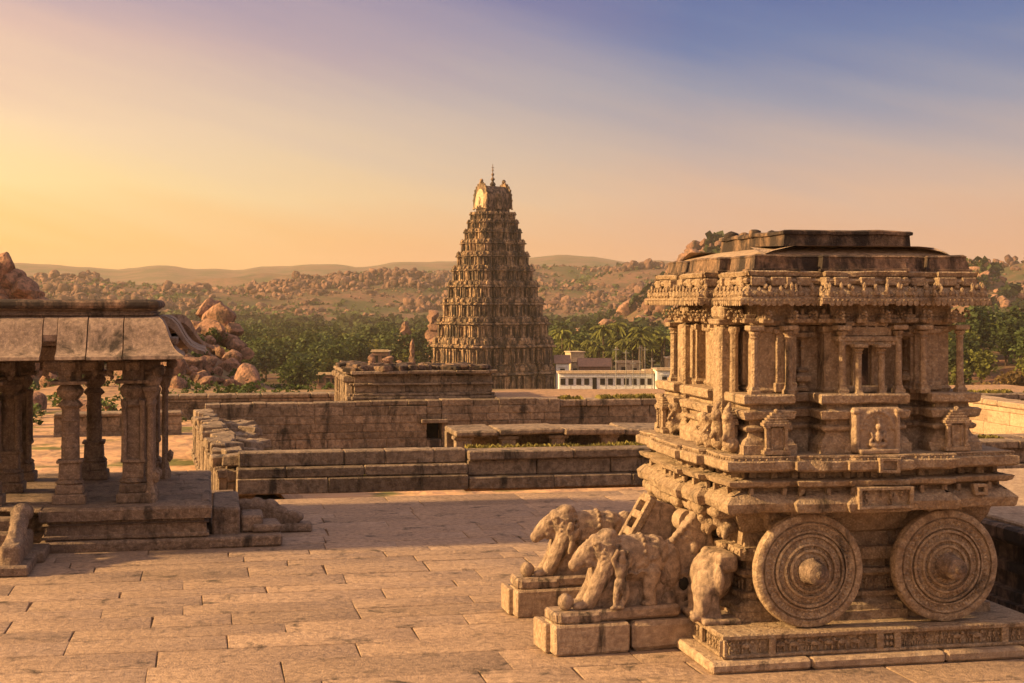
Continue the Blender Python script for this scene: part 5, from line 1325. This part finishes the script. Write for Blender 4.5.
# ------------------------------------------------------------------ the village
def house(name, label, px, Yd, wpx, hgt, depth, mat, rz=0., wins=0, cat='house', door=True, roof='flat', group=None, zb=None):
    wd = wpx / 1500 * Yd; x = (px - 512) / 1500 * Yd; z = terrain(x, Yd) if zb is None else zb
    t = thing(name, label, cat, (x, Yd, z), rz, group)
    m = MB(); m.bx(0, wd, 0, depth, -3, hgt, .03); m.build('wall', M[mat], t)
    m = MB(); m.bx(-.3, wd + .3, -.45, depth + .3, hgt + .004, hgt + .2, .04); m.bx(-.1, wd + .1, -.1, .1, hgt + .2, hgt + .55, .03) if roof == 'flat' else None; 
    if roof == 'tile': m.prism([(-.6, hgt + .1), (depth / 2, hgt + 1.7), (depth + .6, hgt + .1)], -.4, wd + .4, 'x')
    m.build('roof', M['rusty' if roof == 'tile' else 'cream'], t)
    for k in range(wins):
        c = wd * (k + .5) / wins
        isd = door and k == wins // 3
        m = MB(); m.box((c, -.02, hgt * (.42 if isd else .56)), (.42 if isd else .48, .08, hgt * .36 if isd else hgt * .17), .01); m.build('door' if isd else 'window', M['dark'], t)
        m = MB(); m.box((c, -.12, hgt * .82), (.8, .14, .05), .01); m.build('window_hood', M[mat], t)
    return t
house('village_house', 'long white single storey house with a row of dark windows, right of the tower foot', 559, 292, 95, 3.6, 9, 'whitewash', 0, 12, zb=4.6 - 90 * 292 / 1500)
house('village_house', 'taller white house end with one dark window at the right of the white row', 657, 288, 30, 4.1, 9, 'whitewash', 0, 2, door=False, zb=4.6 - 90 * 288 / 1500)
house('village_house', 'rusty fronted shed house between the white row and the taller white house', 646, 296, 10, 4.0, 8, 'rusty', 0, 1, door=False, zb=4.6 - 90 * 296 / 1500)
t = house('village_house', 'two storey cream house with a broken flat roof above the long white house', 571, 322, 26, 5.0, 8, 'cream', R(12), 3, door=False, zb=-13.3)
m = MB(); m.bx(.2, 3.2, 1, 6, 5.2, 7.0, .03); m.bx(0, 3.5, .8, 6.2, 7.01, 7.2, .03); m.build('upper_storey', M['cream'], t)
house('village_house', 'low tile roofed shed behind the left end of the white row', 556, 306, 13, 3.6, 6, 'whitewash', 0, 1, roof='tile', door=False, zb=-11.6)
house('village_house', 'brown tile roofed house behind the middle of the white row', 580, 307, 30, 3.5, 7, 'rusty', 0, 3, roof='tile', zb=-12.2)
house('village_house', 'orange plastered house behind the right part of the white row', 618, 310, 22, 3.9, 7, 'cream', 0, 2, zb=-11.9)
house('village_house', 'small pale block house behind the right end of the white row', 668, 312, 14, 4.4, 7, 'cream', 0, 1, door=False, zb=-11.6)
house('village_house', 'pink brown long house seen over the outer wall left of the gatehouse', 318, 300, 20, 2.6, 6, 'rusty', R(-8), 3, zb=-12.6)
house('village_house', 'rusty shed with tile roof under the trees left of the gatehouse', 312, 345, 20, 2.6, 6, 'rusty', R(6), 2, roof='tile', zb=-13.4)
house('village_house', 'small rusty walled house under the trees behind the ruined gatehouse', 372, 330, 16, 3.6, 6, 'rusty', 0, 2, zb=-10.0)
for (px, Yd, h) in ((606, 285, 4), (616, 284, 8.6), (626, 284, 8), (633, 284, 6), (640, 286, 9), (645, 285, 8.6), (652, 285, 6.5)):
    m = MB(); m.rod((0, 0, 0), (0, 0, h), .08, .06, 8); m.box((.0, 0, h - .3), (.6, .07, .06), .01); m.ball((0, 0, h + .05), .14, None, 1)
    o = m.build('utility_pole', M['pole']); x = (px - 512) / 1500 * Yd; o.location = (x, Yd, 4.6 - 90 * Yd / 1500 - .3)
    tag(o, 'thin grey utility pole in front of the white village houses', 'pole', 'utility poles by the village houses')
# ruined pillars standing between the trees left of the tower
for i, (px, Yd, h, wd) in enumerate(((372, 262, 5.5, 2.4), (388, 264, 5.2, 3.4), (400, 262, 4.6, 2.4), (412, 268, 8.0, 1.6), (405, 430, 12, 5.5), (433, 420, 15, 6))):
    x = (px - 512) / 1500 * Yd; m = MB(); zb = terrain(x, Yd)
    for k in range(7):
        r_ = rock(rng, 2, (wd * .5 * (1.2 - .75 * k / 6), wd * .4, h * .16), 7); m.add([p + Vector((rng.uniform(-.12, .12) * wd, 0, h * k / 6.5)) for p in r_.v], r_.f)
    o = m.build('rock_pinnacle', M['boulder'], None, 30); o.location = (x, Yd, zb + 3.2 if i < 4 else zb)
    tag(o, ['stubby weathered rock pinnacle behind the left part of the gatehouse', 'broad broken rock pinnacle behind the middle of the gatehouse', 'low rock pinnacle just right of the broad one behind the gatehouse', 'slim rock pinnacle between the yellow trees left of the tower', 'tall pale rock spire rising from the tree belt left of the tower', 'tall orange rock spire close to the left edge of the tower'][i], 'rock')

# ------------------------------------------------------------------ air
m = MB(); hz = bpy.data.materials.new('evening_haze'); hz.use_nodes = True; nt = hz.node_tree; nt.nodes.clear()
oo = nt.nodes.new('ShaderNodeOutputMaterial'); pvl = nt.nodes.new('ShaderNodeVolumePrincipled'); nt.links.new(pvl.outputs[0], oo.inputs['Volume'])
pvl.inputs['Color'].default_value = (1.0, .86, .72, 1); pvl.inputs['Density'].default_value = HAZE; pvl.inputs['Anisotropy'].default_value = .35
me = bpy.data.meshes.new('haze'); X_ = 4600
vs = [(x, y, z) for x in (-X_, X_) for y in (-X_, X_) for z in (-60, 140)]
me.from_pydata(vs, [], [(0, 1, 3, 2), (4, 6, 7, 5), (0, 4, 5, 1), (2, 3, 7, 6), (0, 2, 6, 4), (1, 5, 7, 3)]); me.materials.append(hz)
if HAZE > 0: o = link('haze', me); o['kind'] = 'stuff'
